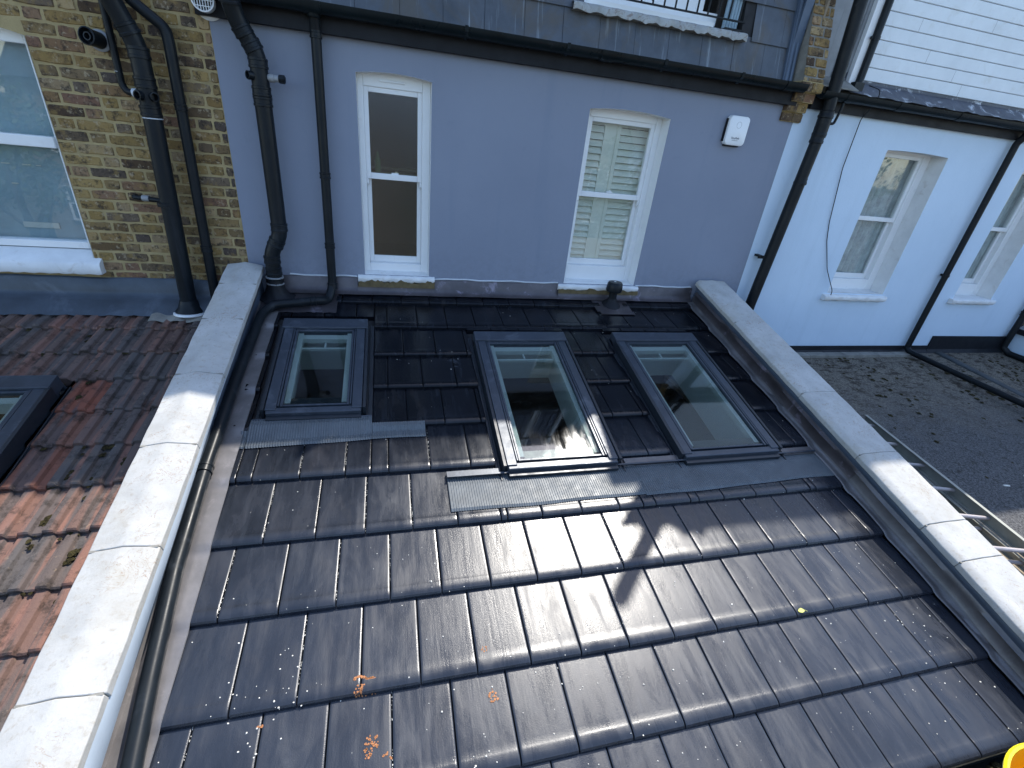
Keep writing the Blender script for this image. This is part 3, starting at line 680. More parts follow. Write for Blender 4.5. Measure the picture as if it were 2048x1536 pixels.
# ================================================================== rendered house (middle)
def mansard(z): return 0.05 + (z - 1.98) / math.tan(radians(80))
hs = thing('rendered_house', (1.2, 0.3, 0.0), 'grey-blue rendered terraced house with two narrow sash windows and slate mansard', 'house')
W1 = (-0.205, 0.335, 0.185, 1.645, 0.022); W2 = (1.61, 2.35, 0.165, 1.615, 0.024)
b = MB(); wall_panel(b, -1.10, 3.575, -5.6, 1.86, 0.0, [W1, W2], 0.2)
b.box(-1.10, 3.575, 0.30, 0.32, 1.0, 1.02)
build(b, 'wall', 'render', hs, 0)
b = MB(); b.box(-1.10, -1.08, 0.03, 6, -5.6, 2); b.box(3.555, 3.575, 0.03, 6, -5.6, 4.2); b.box(-1.1, 3.6, 6, 6.05, -5.6, 4.4); b.box(-1.10, 3.6, 0.25, 6, 1.84, 1.9)
build(b, 'side_wall', 'slab', hs, 0)

def sash_window(parent, op, yf, gl_l, gl_r, mid, bot, top, kind, sillspec, white_rev=True):
    xa, xb, za, zb, rise = op
    f = MB(); reveal(f, xa, xb, za, zb, rise, 0.0, yf + 0.02)
    w = build(f, 'window', 'upvc' if kind != 'white' else 'sill', parent, 0)
    g = MB()                                                 # box frame and head filler
    frame_ring(g, xa, xb, za, zb + rise + 0.01, gl_l - xa - 0.035, xb - gl_r - 0.035, bot - za - 0.055, zb + rise + .01 - top - 0.035, yf, yf + 0.09)
    build(g, 'frame', 'upvc', w, 0, 0.005)
    ux0, ux1 = gl_l - 0.035, gl_r + 0.035
    g = MB(); frame_ring(g, ux0, ux1, mid - 0.02, top + 0.036, 0.035, 0.035, 0.045, 0.036, yf + 0.012, yf + 0.05)
    if kind != 'white':
        for x in (ux0, ux1 - 0.018): g.prism([(yf + .014, mid - .02), (yf + .014, mid - .055), (yf + .030, mid - .075), (yf + .045, mid - .06), (yf + .045, mid - .02)], x, x + 0.018, lambda x_, p, q: (x_, p, q))
    build(g, 'upper_sash', 'upvc', w, 0, 0.004)
    g = MB(); frame_ring(g, ux0, ux1, bot - 0.055, mid + 0.018, 0.035, 0.035, 0.056, 0.036, yf + 0.052, yf + 0.085)
    build(g, 'lower_sash', 'upvc', w, 0, 0.004)
    gm = 'glassobs' if kind == 'obscured' else 'glass'
    g = MB(); g.box(gl_l, gl_r, yf + 0.028, yf + 0.032, mid + 0.025, top); build(g, 'upper_pane', gm, w, 0)
    g = MB(); g.box(gl_l, gl_r, yf + 0.066, yf + 0.070, bot, mid - 0.018); build(g, 'lower_pane', gm, w, 0)
    g = MB(); x0, x1, z0, z1, y0 = xa - 0.1, xb + 0.1, za - 0.05, zb + 0.15, yf + 0.11       # room behind
    y1 = yf + 1.4
    for pts in ([(x0, y1, z0), (x1, y1, z0), (x1, y1, z1), (x0, y1, z1)], [(x0, y0, z0), (x0, y1, z0), (x0, y1, z1), (x0, y0, z1)], [(x1, y0, z0), (x1, y1, z0), (x1, y1, z1), (x1, y0, z1)],
                [(x0, y0, z0), (x1, y0, z0), (x1, y1, z0), (x0, y1, z0)], [(x0, y0, z1), (x1, y0, z1), (x1, y1, z1), (x0, y1, z1)]): g.face(pts)
    build(g, 'interior', 'dark', w, 0)
    sx0, sx1, sz0, sz1, sy = sillspec
    g = MB(); n = 26; rows = []
    for i in range(n + 1):
        x = sx0 + (sx1 - sx0) * i / n; q = 0.004 * sin(i * 2.7) + 0.003 * sin(i * 5.1)
        rows.append([(x, yf + 0.01, sz0), (x, sy + 0.012 + q * .4, sz0 + q), (x, sy + q * .6, sz0 + 0.012 + q), (x, sy + q * .3, sz1 - 0.012), (x, sy + 0.012, sz1 - 0.002 + q * .3), (x, yf + 0.01, za + 0.012)])
    g.grid(rows, close=True, cap=True); build(g, 'sill', 'sill', w, 50)
    return w
w1 = sash_window(hs, W1, 0.10, -0.128, 0.238, 0.958, 0.315, 1.54, 'obscured', (-0.262, 0.385, 0.125, 0.178, -0.035))
w2 = sash_window(hs, W2, 0.13, 1.705, 2.262, 0.955, 0.365, 1.535, 'clear', (1.552, 2.395, 0.105, 0.155, -0.035))
g = MB(); g.box(-0.045, 0.14, 0.091, 0.098, 1.612, 1.628); build(g, 'trickle_vent', 'whitepl', w1, 0, 0.003)
for w, x in ((w1, 0.06), (w2, 1.98)):
    g = MB(); g.box(x - 0.028, x + 0.028, 0.118 if w is w1 else 0.148, 0.16 if w is w1 else 0.19, 0.983, 0.993); g.lathe((x + 0.01, 0.14 if w is w1 else 0.17, 0.992), (0, 0, 1), [(0.012, 0), (0.012, 0.01), (0, 0.011)], 12)
    build(g, 'sash_lock', 'whitepl', w, 0)
# stained stone below the sills
g = MB(); rows = []
def ragged(parent, x0, x1, z0, z1, y, mat, seed):
    r_ = random.Random(seed); g = MB(); n = 40; top = []
    for i in range(n + 1):
        x = x0 + (x1 - x0) * i / n; t = z1 - 0.012 + r_.uniform(-.012, .008) - 0.022 * (0.5 + 0.5 * sin(i * 0.45 + seed)) 
        top.append((x, t))
    g.grid([[(x, y, z0) for x, t in top], [(x, y, t) for x, t in top], [(x, y + 0.03, t) for x, t in top]])
    return build(g, 'stained_stone', mat, parent, 0)
ragged(w1, -0.262, 0.385, 0.085, 0.160, -0.0395, 'ochre', 1); ragged(w2, 1.552, 2.395, 0.075, 0.137, -0.0395, 'ochre', 4)
# shutters in the second window
for (a, b_) in ((1.64, 1.90), (1.985, 2.33)):
    g = MB()
    frame_ring(g, a, b_, 0.28, 1.62, 0.035, 0.035, 0.05, 0.05, 0.225, 0.25)
    z = 0.34
    while z < 1.56:
        g.prism([(0.222, z), (0.246, z + 0.052), (0.250, z + 0.052), (0.226, z)], a + 0.036, b_ - 0.036, lambda x, p, q: (x, p, q)); z += 0.056
    build(g, 'shutter', 'shutter', w2, 0, split=False)
g = MB(); g.box(1.90, 1.985, 0.232, 0.25, 0.28, 1.62); build(g, 'shutter_post', 'shutter', w2, 0)
g = MB(); g.lathe((-0.075, 0.20, 0.985), (0, 0, 1), [(0.022, 0), (0.024, .01), (0.024, .09), (0.010, .115), (0.008, .15), (0, .151)], 16)
bo = build(g, 'bottle', 'bottle'); tag(bo, 'small green bottle standing behind the obscured glass of the left sash window', 'bottle'); settle(bo, (-0.075, 0.20, 0.985))
g = MB(); g.box(-0.18, 0.3, 0.19, 0.24, 0.97, 0.983); build(g, 'inner_ledge', 'plaster', w1, 0)
# fascia and gutter
b = MB(); b.box(-1.16, 3.50, -0.06, -0.004, 1.835, 1.995); b.box(-1.16, 3.50, -0.04, 0.05, 1.85, 1.98); build(b, 'fascia', 'fascia', hs, 0, 0.003)
b = MB(); pr2 = [(-0.125 + 0.062 * cos(a), 1.985 + 0.062 * sin(a)) for a in [pi + pi * k / 12 for k in range(13)]]
pr2 += [(-0.125 + 0.055 * cos(a), 1.985 + 0.055 * sin(a)) for a in [2 * pi - pi * k / 12 for k in range(13)]]
b.prism(pr2, -1.2, 3.46, lambda x, p, q: (x, p, q))
for x in (-0.45, 1.62, 3.3):
    pr3 = [(-0.125 + 0.068 * cos(a), 1.985 + 0.068 * sin(a)) for a in [pi + pi * k / 12 for k in range(13)]] + [(-0.125 + 0.0625 * cos(a), 1.985 + 0.0625 * sin(a)) for a in [2 * pi - pi * k / 12 for k in range(13)]]
    b.prism(pr3, x - 0.055, x + 0.055, lambda x_, p, q: (x_, p, q))
for x in (0.55, 1.3, 2.1, 2.8):
    b.prism([(-0.195, 1.99), (-0.19, 1.955), (-0.125, 1.915), (-0.06, 1.955), (-0.06, 1.97), (-0.125, 1.921), (-0.187, 1.96), (-0.187, 1.99)], x - 0.012, x + 0.012, lambda x_, p, q: (x_, p, q))
b.prism([(-0.125 + 0.012, 1.985 + .045), (-0.125 - .05, 1.985), (-0.125 - .05, 1.99), (-0.125 + .0, 2.03)], -1.2, -1.198, lambda x_, p, q: (x_, p, q))
build(b, 'gutter', 'gutter', hs)
# mansard slates
b = MB(); r5 = random.Random(5); z = 1.99; rowi = 0
while z < 4.1:
    x = -1.10 - (0.15 if rowi % 2 else 0.0)
    zh = 0.262
    while x < 3.36:
        a, c_ = max(x, -1.10), min(x + 0.302, 3.36)
        if c_ - a > 0.03 and not (z > 2.2 and a > 1.25 and c_ < 2.98 and z < 4.0):
            q = r5.uniform(-.0015, .0015); yb = mansard(z) - 0.012 + q; yt = mansard(z + zh + .05) - 0.002 + q
            b.grid([[(a + .0015, yb + .006, z), (c_ - .0015, yb + .006, z)], [(a + .0015, yb, z), (c_ - .0015, yb, z)], [(a + .0015, yt, z + zh + .03), (c_ - .0015, yt, z + zh + .03)]], r5.random())
        x += 0.302
    z += zh; rowi += 1
build(b, 'mansard_slates', 'slate', hs, 0, attr=True)
b = MB()
m0, m1 = 1.99, 4.15
def slab(xa, xb, za, zb): b.prism([(mansard(za) + .004, za), (mansard(zb) + .004, zb), (mansard(zb) + .2, zb), (mansard(za) + .2, za)], xa, xb, lambda x, p, q: (x, p, q))
slab(-1.10, 1.36, m0, 3.55); slab(0.5, 1.36, 3.55, m1); slab(1.36, 2.88, m0, 2.26); slab(1.36, 2.88, 3.95, m1); slab(2.88, 3.40, m0, m1)
b.box(-1.1, 0.5, mansard(3.55), 6, 3.50, 3.55); b.box(0.5, 3.5, mansard(4.15), 6, 4.12, 4.17)
b.box(-1.12, -1.08, 0.3, 6, 1.9, 3.52); b.box(0.48, 0.52, .45, 6, 3.5, 4.15)
build(b, 'mansard_roof', 'tileflat', hs, 0)
# juliet opening: ledge, white threshold, door frame, bars
b = MB(); n = 46; rows = []
for i in range(n + 1):
    x = 1.37 + 1.53 * i / n; q = 0.007 * sin(i * 1.3) + 0.004 * sin(i * 3.1)
    rows.append([(x, 0.26, 2.285), (x, 0.05 + q, 2.288 + q * .4), (x, 0.038 + q, 2.276 + q), (x, 0.040 + q, 2.235 + q * 1.3), (x, 0.10, 2.235)])
b.grid(rows); led = build(b, 'balcony_ledge', 'ledge', hs, 50)
b = MB(); b.box(1.47, 2.62, 0.125, 0.24, 2.29, 2.335); b.box(1.40, 2.70, 0.24, 0.30, 2.335, 2.42)
for x in (1.62, 2.05, 2.09, 2.5): b.box(x, x + 0.07, 0.262, 0.32, 2.42, 3.9)
b.box(1.62, 2.57, 0.268, 0.32, 2.42, 2.52)
dr = build(b, 'balcony_door', 'upvc', hs, 0, 0.004)
b = MB(); b.box(1.69, 2.5, 0.29, 0.295, 2.52, 3.9); build(b, 'pane', 'glass', dr, 0)
b = MB(); b.box(1.4, 2.86, 0.9, 0.92, 2.2, 4.0); b.box(1.36, 1.38, 0.2, 0.9, 2.2, 4); b.box(2.87, 2.89, 0.2, 0.9, 2.26, 4); b.box(2.70, 2.87, 0.26, 0.28, 2.29, 4); build(b, 'interior', 'dark', dr, 0)
b = MB(); x = 1.62
b.box(1.58, 2.86, 0.064, 0.080, 2.352, 2.364); b.box(1.45, 2.86, 0.064, 0.080, 3.25, 3.28)
while x < 2.86: b.box(x, x + 0.012, 0.066, 0.078, 2.364, 3.25); x += 0.098
b.box(2.70, 2.87, 0.075, 0.20, 2.29, 2.31)
build(b, 'balcony_railing', 'iron', hs, 0, 0.002)
b = MB()
for k in range(5):
    b.tube([(2.735 + k * .028, 0.17, 2.31), (2.74 + k * .028, 0.185 + .012 * (k % 2), 3.2)], 0.014, 8)
build(b, 'curtain', 'sky_tint_panel', dr)
# lead roll up the side of the mansard
b = MB()
b.prism([(mansard(1.99) - .03, 1.99), (mansard(4.2) - .03, 4.2), (mansard(4.2) + .02, 4.2), (mansard(1.99) + .02, 1.99)], 3.352, 3.372, lambda x, p, q: (x, p, q))
b.box(3.372, 3.45, 0.06, 0.08, 1.99, 4.2)
for x in (3.385, 3.425): b.tube([(x, mansard(2.0) - .03, 2.0), (x, mansard(4.2) - .03, 4.2)], 0.019, 10)
build(b, 'lead_roll', 'skirt', hs)

# ================================================================== bricks
def brick_face(mb, mo, xa, xb, za, zb, y, holes=(), seed=1, flip=False, T=None, head=True, zoff=0.0):
    r = random.Random(seed); T = T or (lambda x, y_, z: (x, y_, z))
    H = 0.0735; L = 0.222; z = zoff + math.floor((za - zoff) / H) * H; k = 0
    while z < zb:
        x = xa - L + ((0.0, 0.085, 0.04, 0.12)[k % 4] if head else (0.0 if k % 2 else 0.11)) - 0.05; j = k
        while x < xb:
            ln = (0.106 if (j % 2 and head) else L) * r.uniform(0.97, 1.03); j += 1
            a, c_, d, e = max(x, xa), min(x + ln - 0.012, xb), max(z, za), min(z + H - 0.0125, zb)
            x += ln
            segs = [(a, c_)]
            for h in holes:
                if h[2] < e and h[3] > d:
                    ns = []
                    for p, q in segs:
                        if q <= h[0] or p >= h[1]: ns.append((p, q)); continue
                        if p < h[0]: ns.append((p, h[0]))
                        if q > h[1]: ns.append((h[1], q))
                    segs = ns
            cc = r.random()
            for p, q in segs:
                if q - p < 0.018 or e - d < 0.012: continue
                pr_ = r.uniform(0.001, 0.006); m_ = 5; ring0 = []; ring1 = []
                per = []
                for i in range(m_): per.append((p + (q - p) * i / m_, d))
                for i in range(2): per.append((q, d + (e - d) * i / 2))
                for i in range(m_): per.append((q - (q - p) * i / m_, e))
                for i in range(2): per.append((p, e - (e - d) * i / 2))
                cx, cz = (p + q) / 2, (d + e) / 2
                for (px, pz) in per:
                    jx, jz = r.uniform(-.003, .003), r.uniform(-.003, .003)
                    corner = abs(abs(px - cx) - (q - p) / 2) < 1e-6 and abs(abs(pz - cz) - (e - d) / 2) < 1e-6
                    kk = 0.90 if corner else 1.0
                    ax, az = cx + (px - cx) * (1 - 0.02 * corner) + jx, cz + (pz - cz) * kk + jz
                    ring0.append((ax, az)); ring1.append((cx + (ax - cx) * (1 - 0.012 / (q - p)), cz + (az - cz) * (1 - 0.010 / (e - d))))
                i0 = len(mb.v); n = len(per)
                mb.v += [T(ax, y + 0.003, az) for ax, az in ring0] + [T(ax, y - pr_, az) for ax, az in ring1]
                for i in range(n):
                    mb.f.append((i0 + i, i0 + (i + 1) % n, i0 + n + (i + 1) % n, i0 + n + i)); mb.a.append(cc)
                mb.f.append(tuple(i0 + n + i for i in range(n))); mb.a.append(cc)
        z += H; k += 1

# ================================================================== brick house (left)
bh = thing('brick_house', (-3.5, 0.3, 0.0), 'yellow stock brick terraced house on the left with a white framed window', 'house')
BW = (-2.93, -2.15, 0.22, 1.60, 0.05)
b = MB(); wall_panel(b, -7.0, -1.101, -5.6, 5.0, 0.006, [BW], 0.2); mo = build(b, 'mortar_wall', 'mortar', bh, 0)
b = MB(); brick_face(b, None, -4.4, -1.104, 0.09, 2.6, 0.0045, [(BW[0] - .002, BW[1] + .002, BW[2] - 0.14, BW[3] + .05)], 11)
build(b, 'brickwork', 'brick', bh, 30, attr=True)
b = MB(); b.box(-7, -6.9, .03, 6, -5.6, 5); b.box(-7, -1.101, 6, 6.1, -5.6, 5); b.box(-7, -1.12, .03, 6, 3.4, 3.5); build(b, 'side_wall', 'slab', bh, 0)
f = MB(); reveal(f, *BW, 0.0, 0.12)
bw = build(f, 'window', 'sill', bh, 0)
g = MB(); frame_ring(g, -2.93, -2.15, 0.28, 1.66, 0.10, 0.055, 0.05, 0.10, 0.09, 0.17); g.box(-2.83, -2.205, 0.07, 0.16, 0.965, 1.035); build(g, 'frame', 'upvc', bw, 0, 0.005)
g = MB(); g.box(-2.83, -2.205, 0.10, 0.104, 1.035, 1.56); build(g, 'upper_pane', 'glass', bw, 0)
g = MB(); g.box(-2.83, -2.205, 0.14, 0.144, 0.33, 0.965); build(g, 'lower_pane', 'glass', bw, 0)
g = MB(); g.box(-2.9, -2.17, 0.19, 0.2, 0.2, 1.7); build(g, 'sky_tint_panel', 'sky_tint_panel', bw, 0)  # added panel, its blue stands for sky reflected in the glass
g = MB()
for (x, z, l) in ((-2.62, 0.83, 0.05), (-2.50, 0.83, .05), (-2.42, .83, .03), (-2.60, 0.70, .04)): g.box(x, x + l, 0.183, 0.187, z, z + 0.008)
g.box(-2.62, -2.40, 0.182, 0.187, 0.40, 0.44)
build(g, 'pale_bar', 'plaster', bw, 0, split=True)  # small pale bars showing behind the glass
g = MB(); rows = []
for i in range(31):
    x = -3.0 + 0.90 * i / 30; q = 0.003 * sin(i * 1.9)
    rows.append([(x, 0.10, 0.13), (x, -0.055, 0.125 + q), (x, -0.062 + q, 0.135), (x, -0.06 + q, 0.195), (x, -0.048, 0.212), (x, 0.10, 0.275)])
g.grid(rows, close=True, cap=True); build(g, 'sill', 'sill', bw, 50)

# ================================================================== party wall
pw = thing('party_wall', (3.6, 0.2, 2.0), 'brick party wall with stepped corbel between grey-blue and white houses', 'party wall')
b = MB(); b.prism([(-0.10, 2.02), (0.95, 5.6), (4.5, 5.9), (4.5, -5.6), (0.03, -5.6), (0.03, 1.9)], 3.462, 3.655, lambda x, p, q: (x, p, q)); build(b, 'mortar_wall', 'concrete', pw, 0)
b = MB()
slope = (0.95 + 0.10) / (5.6 - 2.02)
brick_face(b, None, 3.452, 3.665, 2.02, 5.2, 0, (), 21, T=lambda x, y_, z: (x, y_ - 0.105 + (z - 2.02) * slope, z))
for (za, zb_, yo, xa_) in ((1.945, 2.02, -0.115, 3.445), (1.87, 1.943, -0.085, 3.43), (1.795, 1.868, -0.05, 3.42), (1.72, 1.793, -0.022, 3.42)):
    for (p, q) in ((xa_, xa_ + 0.105), (xa_ + 0.115, xa_ + 0.215)):
        b.box(p, q, yo + random.uniform(-.006, .006), 0.02, za, zb_ - 0.010, a=random.choice((0.02, 0.38, 0.62, 0.86, 0.4, 0.18)))
    pass
build(b, 'corbel', 'brick', pw, 20, 0.005, attr=True)
b = MB()
for (za, zb_, yo, xa_) in ((1.945, 2.02, -0.115, 3.445), (1.87, 1.943, -0.085, 3.43), (1.795, 1.868, -0.05, 3.42), (1.72, 1.793, -0.022, 3.42)): b.box(xa_ + 0.003, xa_ + 0.212, yo + 0.006, 0.02, za - .004, zb_ - .001)
build(b, 'corbel_mortar', 'mortar', pw, 0)
b = MB(); b.box(3.668, 3.80, 0.10, 0.12, 1.99, 5.0); build(b, 'side_board', 'greypl', pw, 0)

# ================================================================== white house (right)
wh = thing('white_house', (6.0, 0.3, 0.0), 'white painted terraced house on the right with white board-clad dormer', 'house')
WW1 = (4.765, 5.575, 0.155, 1.60, 0.012); WW2 = (6.71, 7.36, 0.125, 1.60, 0.012)
b = MB(); wall_panel(b, 3.576, 8.14, -5.6, 1.86, 0.0, [WW1, WW2], 0.2); build(b, 'wall', 'whitewall', wh, 0)
b = MB(); b.box(3.6, 8.2, 6, 6.05, -5.6, 4.9); b.box(8.12, 8.14, .03, 6, -5.6, 4.9); b.box(3.7, 8.2, 0.2, 6, 1.86, 1.92); b.box(3.7, 8.14, 0.35, 6, 5.0, 5.06); build(b, 'side_wall', 'slab', wh, 0)
def wwin(op, gl_l, gl_r, yf, label=None):
    w = sash_window(wh, op, yf, gl_l, gl_r, 0.945, 0.335, 1.55, 'white', (op[0] - 0.06, op[1] + 0.03, 0.08, 0.14, -0.055))
    g = MB(); rows = []
    n = 60
    for i in range(n + 1):
        x = op[0] + (op[1] - op[0]) * i / n; rows.append([(x, yf + 0.098 + 0.010 * sin(i * 1.15) + .004 * sin(i * 2.9), z) for z in (0.2, 1.6)])
    g.grid(rows); build(g, 'curtain', 'curtain', w, 60)
    if label: w['label'] = label
    return w
wwin(WW1, 4.845, 5.445, 0.17); wwin(WW2, 6.79, 7.24, 0.17)
b = MB()
b.box(3.67, 8.2, -0.045, -0.003, 1.835, 1.93); build(b, 'fascia', 'fascia', wh, 0, 0.003)
b = MB(); cy, cz = -0.115, 1.965
pr4 = [(cy + 0.058 * cos(a), cz + 0.058 * sin(a)) for a in [pi + pi * k / 12 for k in range(13)]] + [(cy + 0.052 * cos(a), cz + 0.052 * sin(a)) for a in [2 * pi - pi * k / 12 for k in range(13)]]
b.prism(pr4, 3.66, 8.2, lambda x, p, q: (x, p, q))
for x in (3.95, 4.55, 5.3, 6.3): b.prism([(p * 1.0 - (p - cy) * -0.08, q + (q - cz) * 0.08) for p, q in pr4[:13]] + [(p, q) for p, q in pr4[13:]], x - .045, x + .045, lambda x_, p, q: (x_, p, q))
build(b, 'gutter', 'gutter', wh)
b = MB(); rows = []
for i in range(70):
    x = 4.02 + i * 0.06; q = 0.004 * sin(i * 1.1) + .003 * sin(i * 2.7)
    rows.append([(x, -0.06, 1.995 + q), (x, 0.0 + q, 2.03 + q), (x, 0.05, 2.075), (x, 0.085, 2.10), (x, 0.09, 2.17)])
b.grid(rows); build(b, 'lead_flashing', 'peel', wh, 50)
b = MB(); z = 2.125; i = 0; rc = random.Random(9)
while z < 5.05:
    x = 4.13; first = True
    while x < 8.1:
        L = 2.4 if not first else rc.uniform(0.5, 2.2); first = False
        x2 = min(x + L, 8.1)
        y0 = 0.080; b.grid([[(x, y0 + .010, z), (x2 - .003, y0 + .010, z)], [(x, y0, z + .003), (x2 - .003, y0, z + .003)], [(x, y0 - .001, z + .094), (x2 - .003, y0 - .001, z + .094)], [(x, y0 + .008, z + .100), (x2 - .003, y0 + .008, z + .100)]])
        x = x2
    z += 0.103; i += 1
build(b, 'cladding', 'clad', wh, 0)
b = MB(); b.box(4.03, 8.14, 0.0905, 0.14, 1.95, 5.08); build(b, 'dormer_wall', 'greypl', wh, 0)
b = MB(); b.box(4.06, 4.135, 0.045, 0.0895, 2.06, 5.08); build(b, 'corner_board', 'upvc', wh, 0, 0.003)
b = MB(); b.box(3.80, 4.06, 0.10, 0.13, 1.98, 5.05); b.box(3.90, 3.93, 0.085, 0.0995, 1.98, 5.05); build(b, 'dormer_cheek', 'greypl', wh, 0, 0.003)
b = MB(); b.prism([(-0.09, 2.005), (0.10, 2.10), (0.10, 2.11), (-0.09, 2.015)], 3.66, 4.07, lambda x, p, q: (x, p, q)); build(b, 'roof_slip', 'concrete', wh, 0)

# ================================================================== pipes
def socket(mb, c, axis, r, l=0.05, lip=0.006):
    mb.lathe(Vector(c) - Vector(axis).normalized() * l / 2, axis, [(r, 0), (r + lip, 0.002), (r + lip, l * .25), (r + lip * .55, l * .3), (r + lip * .55, l * .7), (r + lip, l * .75), (r + lip, l - .002), (r, l)], 20)
def clip(mb, c, r, ywall):
    mb.lathe(Vector(c) - Vector((0, 0, .012)), (0, 0, 1), [(r, 0), (r + .004, 0), (r + .004, .024), (r, .024)], 20)
    mb.box(c[0] - .012, c[0] + .012, c[1] + r, ywall, c[2] - .012, c[2] + .012); mb.box(c[0] - r - .022, c[0] - r, c[1] - .008, c[1] + .008, c[2] - .01, c[2] + .01)

# soil stack on the rendered wall
t = thing('soil_pipe', (-0.85, -0.12, 0.0), 'thick black soil pipe with swan-neck bends at left end of the grey-blue wall', 'pipe')
b = MB(); path = [(-0.94, -0.30, 2.6), (-0.925, -0.24, 2.05), (-0.905, -0.17, 1.84), (-0.815, -0.12, 1.66), (-0.815, -0.12, 0.50), (-0.895, -0.12, 0.36), (-0.895, -0.12, 0.02)]
b.tube(path, 0.055, 24, 0.06); build(b, 'pipe', 'black', t)
b = MB()
for c, ax in (((-0.93, -0.255, 2.15), (0, -.1, 1)), ((-0.915, -0.205, 1.93), (.05, -.3, 1)), ((-0.875, -0.152, 1.775), (-.5, -.2, 1)), ((-0.835, -0.13, 1.70), (-.5, -.1, 1)), ((-0.815, -0.12, 1.61), (0, 0, 1)), ((-0.815, -0.12, 1.45), (0, 0, 1)), ((-0.815, -0.12, 1.39), (0, 0, 1)), ((-0.815, -0.12, 0.56), (0, 0, 1)), ((-0.850, -0.12, 0.44), (.5, 0, 1)), ((-0.895, -0.12, 0.31), (0, 0, 1)), ((-0.895, -0.12, 0.22), (0, 0, 1))):
    socket(b, c, ax, 0.0555, 0.06, 0.0055)
build(b, 'socket', 'black', t)
b = MB(); b.lathe((-0.815, -0.12, 1.535), (-.75, -.66, 0), [(0.026, .04), (0.026, 0.085), (0.020, 0.085), (0.019, .05)], 16); b.lathe((-0.815, -0.12, 1.535), (-1, -.05, 0), [(0.024, .04), (0.026, 0.075), (0.02, 0.076), (0.018, .05)], 16)
build(b, 'branch', 'black', t)
b = MB(); b.lathe((-0.815, -0.12, 1.535), (1, -.08, 0), [(0.02, .05), (0.026, 0.06), (0.026, .09), (0.021, .092), (0.021, 0.125), (0, .125)], 16); build(b, 'waste_stub', 'greypl', t)
b = MB(); b.lathe((-0.815 + .12, -0.13, 1.535), (1, -.08, 0), [(0.024, 0), (0.026, .004), (0.026, .035), (0.018, .04), (0, .04)], 8); build(b, 'stub_cap', 'black', t)
b = MB()
for z in (0.165, 0.115): b.lathe((-0.895, -0.12, z), (0.03, 0, 1), [(0.056, 0), (0.0665, 0.001), (0.0665, .011), (0.056, .012)], 22)
build(b, 'clamp_ring', 'greypl', t)
b = MB(); rows = []
for (r_, z) in ((0.060, .13), (0.064, .08), (0.075, .04), (0.10, 0.005), (0.135, -.015)):
    rows.append([(-0.895 + (r_ + 0.006 * sin(k * 1.9 + z * 60)) * cos(2 * pi * k / 26), -0.12 + (r_ + 0.006 * sin(k * 1.9 + z * 60)) * sin(2 * pi * k / 26), z + 0.02 - 0.02 * sin(2 * pi * k / 26) * -1 * (r_ > .09)) for k in range(26)])
b.grid(rows, close=True); build(b, 'lead_sleeve', 'fascia', t, 60)
# rainwater pipe on rendered wall that turns along the parapet
t = thing('downpipe', (-0.46, -0.07, 0.0), 'slim black downpipe on the grey-blue wall that bends along the left parapet', 'pipe')
b = MB(); P = [(-0.445, -0.105, 1.93), (-0.445, -0.075, 1.84), (-0.468, -0.075, 0.10), (-0.50, -0.155, -0.01), R(-0.555, -0.22, 0.075), R(-0.90, -0.30, 0.075), R(-0.955, -0.42, 0.07), R(-0.995, -1.15, 0.068), R(-1.0, -1.9, 0.068), R(-0.975, -2.45, 0.068), R(-0.93, -2.9, .068), R(-0.87, -3.45, 0.068), R(-0.84, -3.80, 0.05)]
P = [Vector(p) for p in P]
for i in range(len(P)):
    if P[i].x < -0.958: P[i].x = P[i].x * 0.6 + -0.958 * 0.4
b.tube(P, 0.034, 20, 0.05); build(b, 'pipe', 'black', t)
b = MB()
for z in (1.82, 0.95, 0.43): socket(b, (-0.445 - .023 * (1.84 - z) / 1.74, -0.075, z), (0, 0, 1), 0.0345, 0.045, 0.006)
socket(b, (-0.468, -0.08, 0.10), (0, .15, 1), .0345, .05, .006)
p0, p1 = P[7], P[8]; socket(b, P[8] , P[8] - P[7], 0.0345, 0.05, 0.006)
socket(b, P[5] + (P[4] - P[5]) * .85, P[5] - P[4], .0345, .04, .005)
build(b, 'socket', 'black', t)
b = MB(); b.lathe((-0.445, -0.115, 1.905), (0, 0, 1), [(0.036, 0), (0.042, .01), (0.046, .05), (0.04, .06)], 20); build(b, 'outlet', 'gutter', t)
# brick wall pipes
t = thing('soil_pipe', (-1.53, -0.12, 0.0), 'thick black soil pipe on the yellow brick wall standing on the red tiles', 'pipe')
b = MB(); b.tube([(-1.66, -0.34, 2.30), (-1.575, -0.18, 1.86), (-1.50, -0.12, 1.62), (-1.50, -0.12, 1.40), (-1.545, -0.12, -0.12)], 0.056, 24, 0.08); build(b, 'pipe', 'black', t)
b = MB()
for c, ax in (((-1.585, -0.20, 1.90), (-.35, -.5, 1)), ((-1.525, -0.14, 1.70), (-.35, -.25, 1)), ((-1.50, -0.12, 1.58), (0, 0, 1)), ((-1.502, -0.12, 1.42), (0, 0, 1)), ((-1.506, -0.12, 1.26), (0, 0, 1))): socket(b, c, ax, 0.0565, 0.065, 0.006)
for z in (1.345,): b.lathe((-1.503, -0.12, z), (0.7, -0.7, 0), [(0.024, .04), (0.027, 0.085), (0.021, 0.086), (0.018, .05)], 16); b.lathe((-1.503, -0.12, z), (-0.45, -0.9, 0), [(0.027, .04), (0.029, 0.08), (0.022, 0.081), (0.02, .05)], 16)
build(b, 'socket', 'black', t)
b = MB(); b.lathe((-1.505, -.12, 1.215), (0, 0, 1), [(.0565, 0), (.0585, .001), (.0585, .006), (.0565, .007)], 24); build(b, 'joint_ring', 'silicone', t)
b = MB(); b.tube([(-1.70, -0.10, 2.35), (-1.655, -0.06, 1.95), (-1.665, -0.05, 1.395), (-1.64, -0.055, 1.355), (-1.56, -0.08, 1.355)], 0.021, 14, 0.03); build(b, 'waste_pipe', 'black', t)
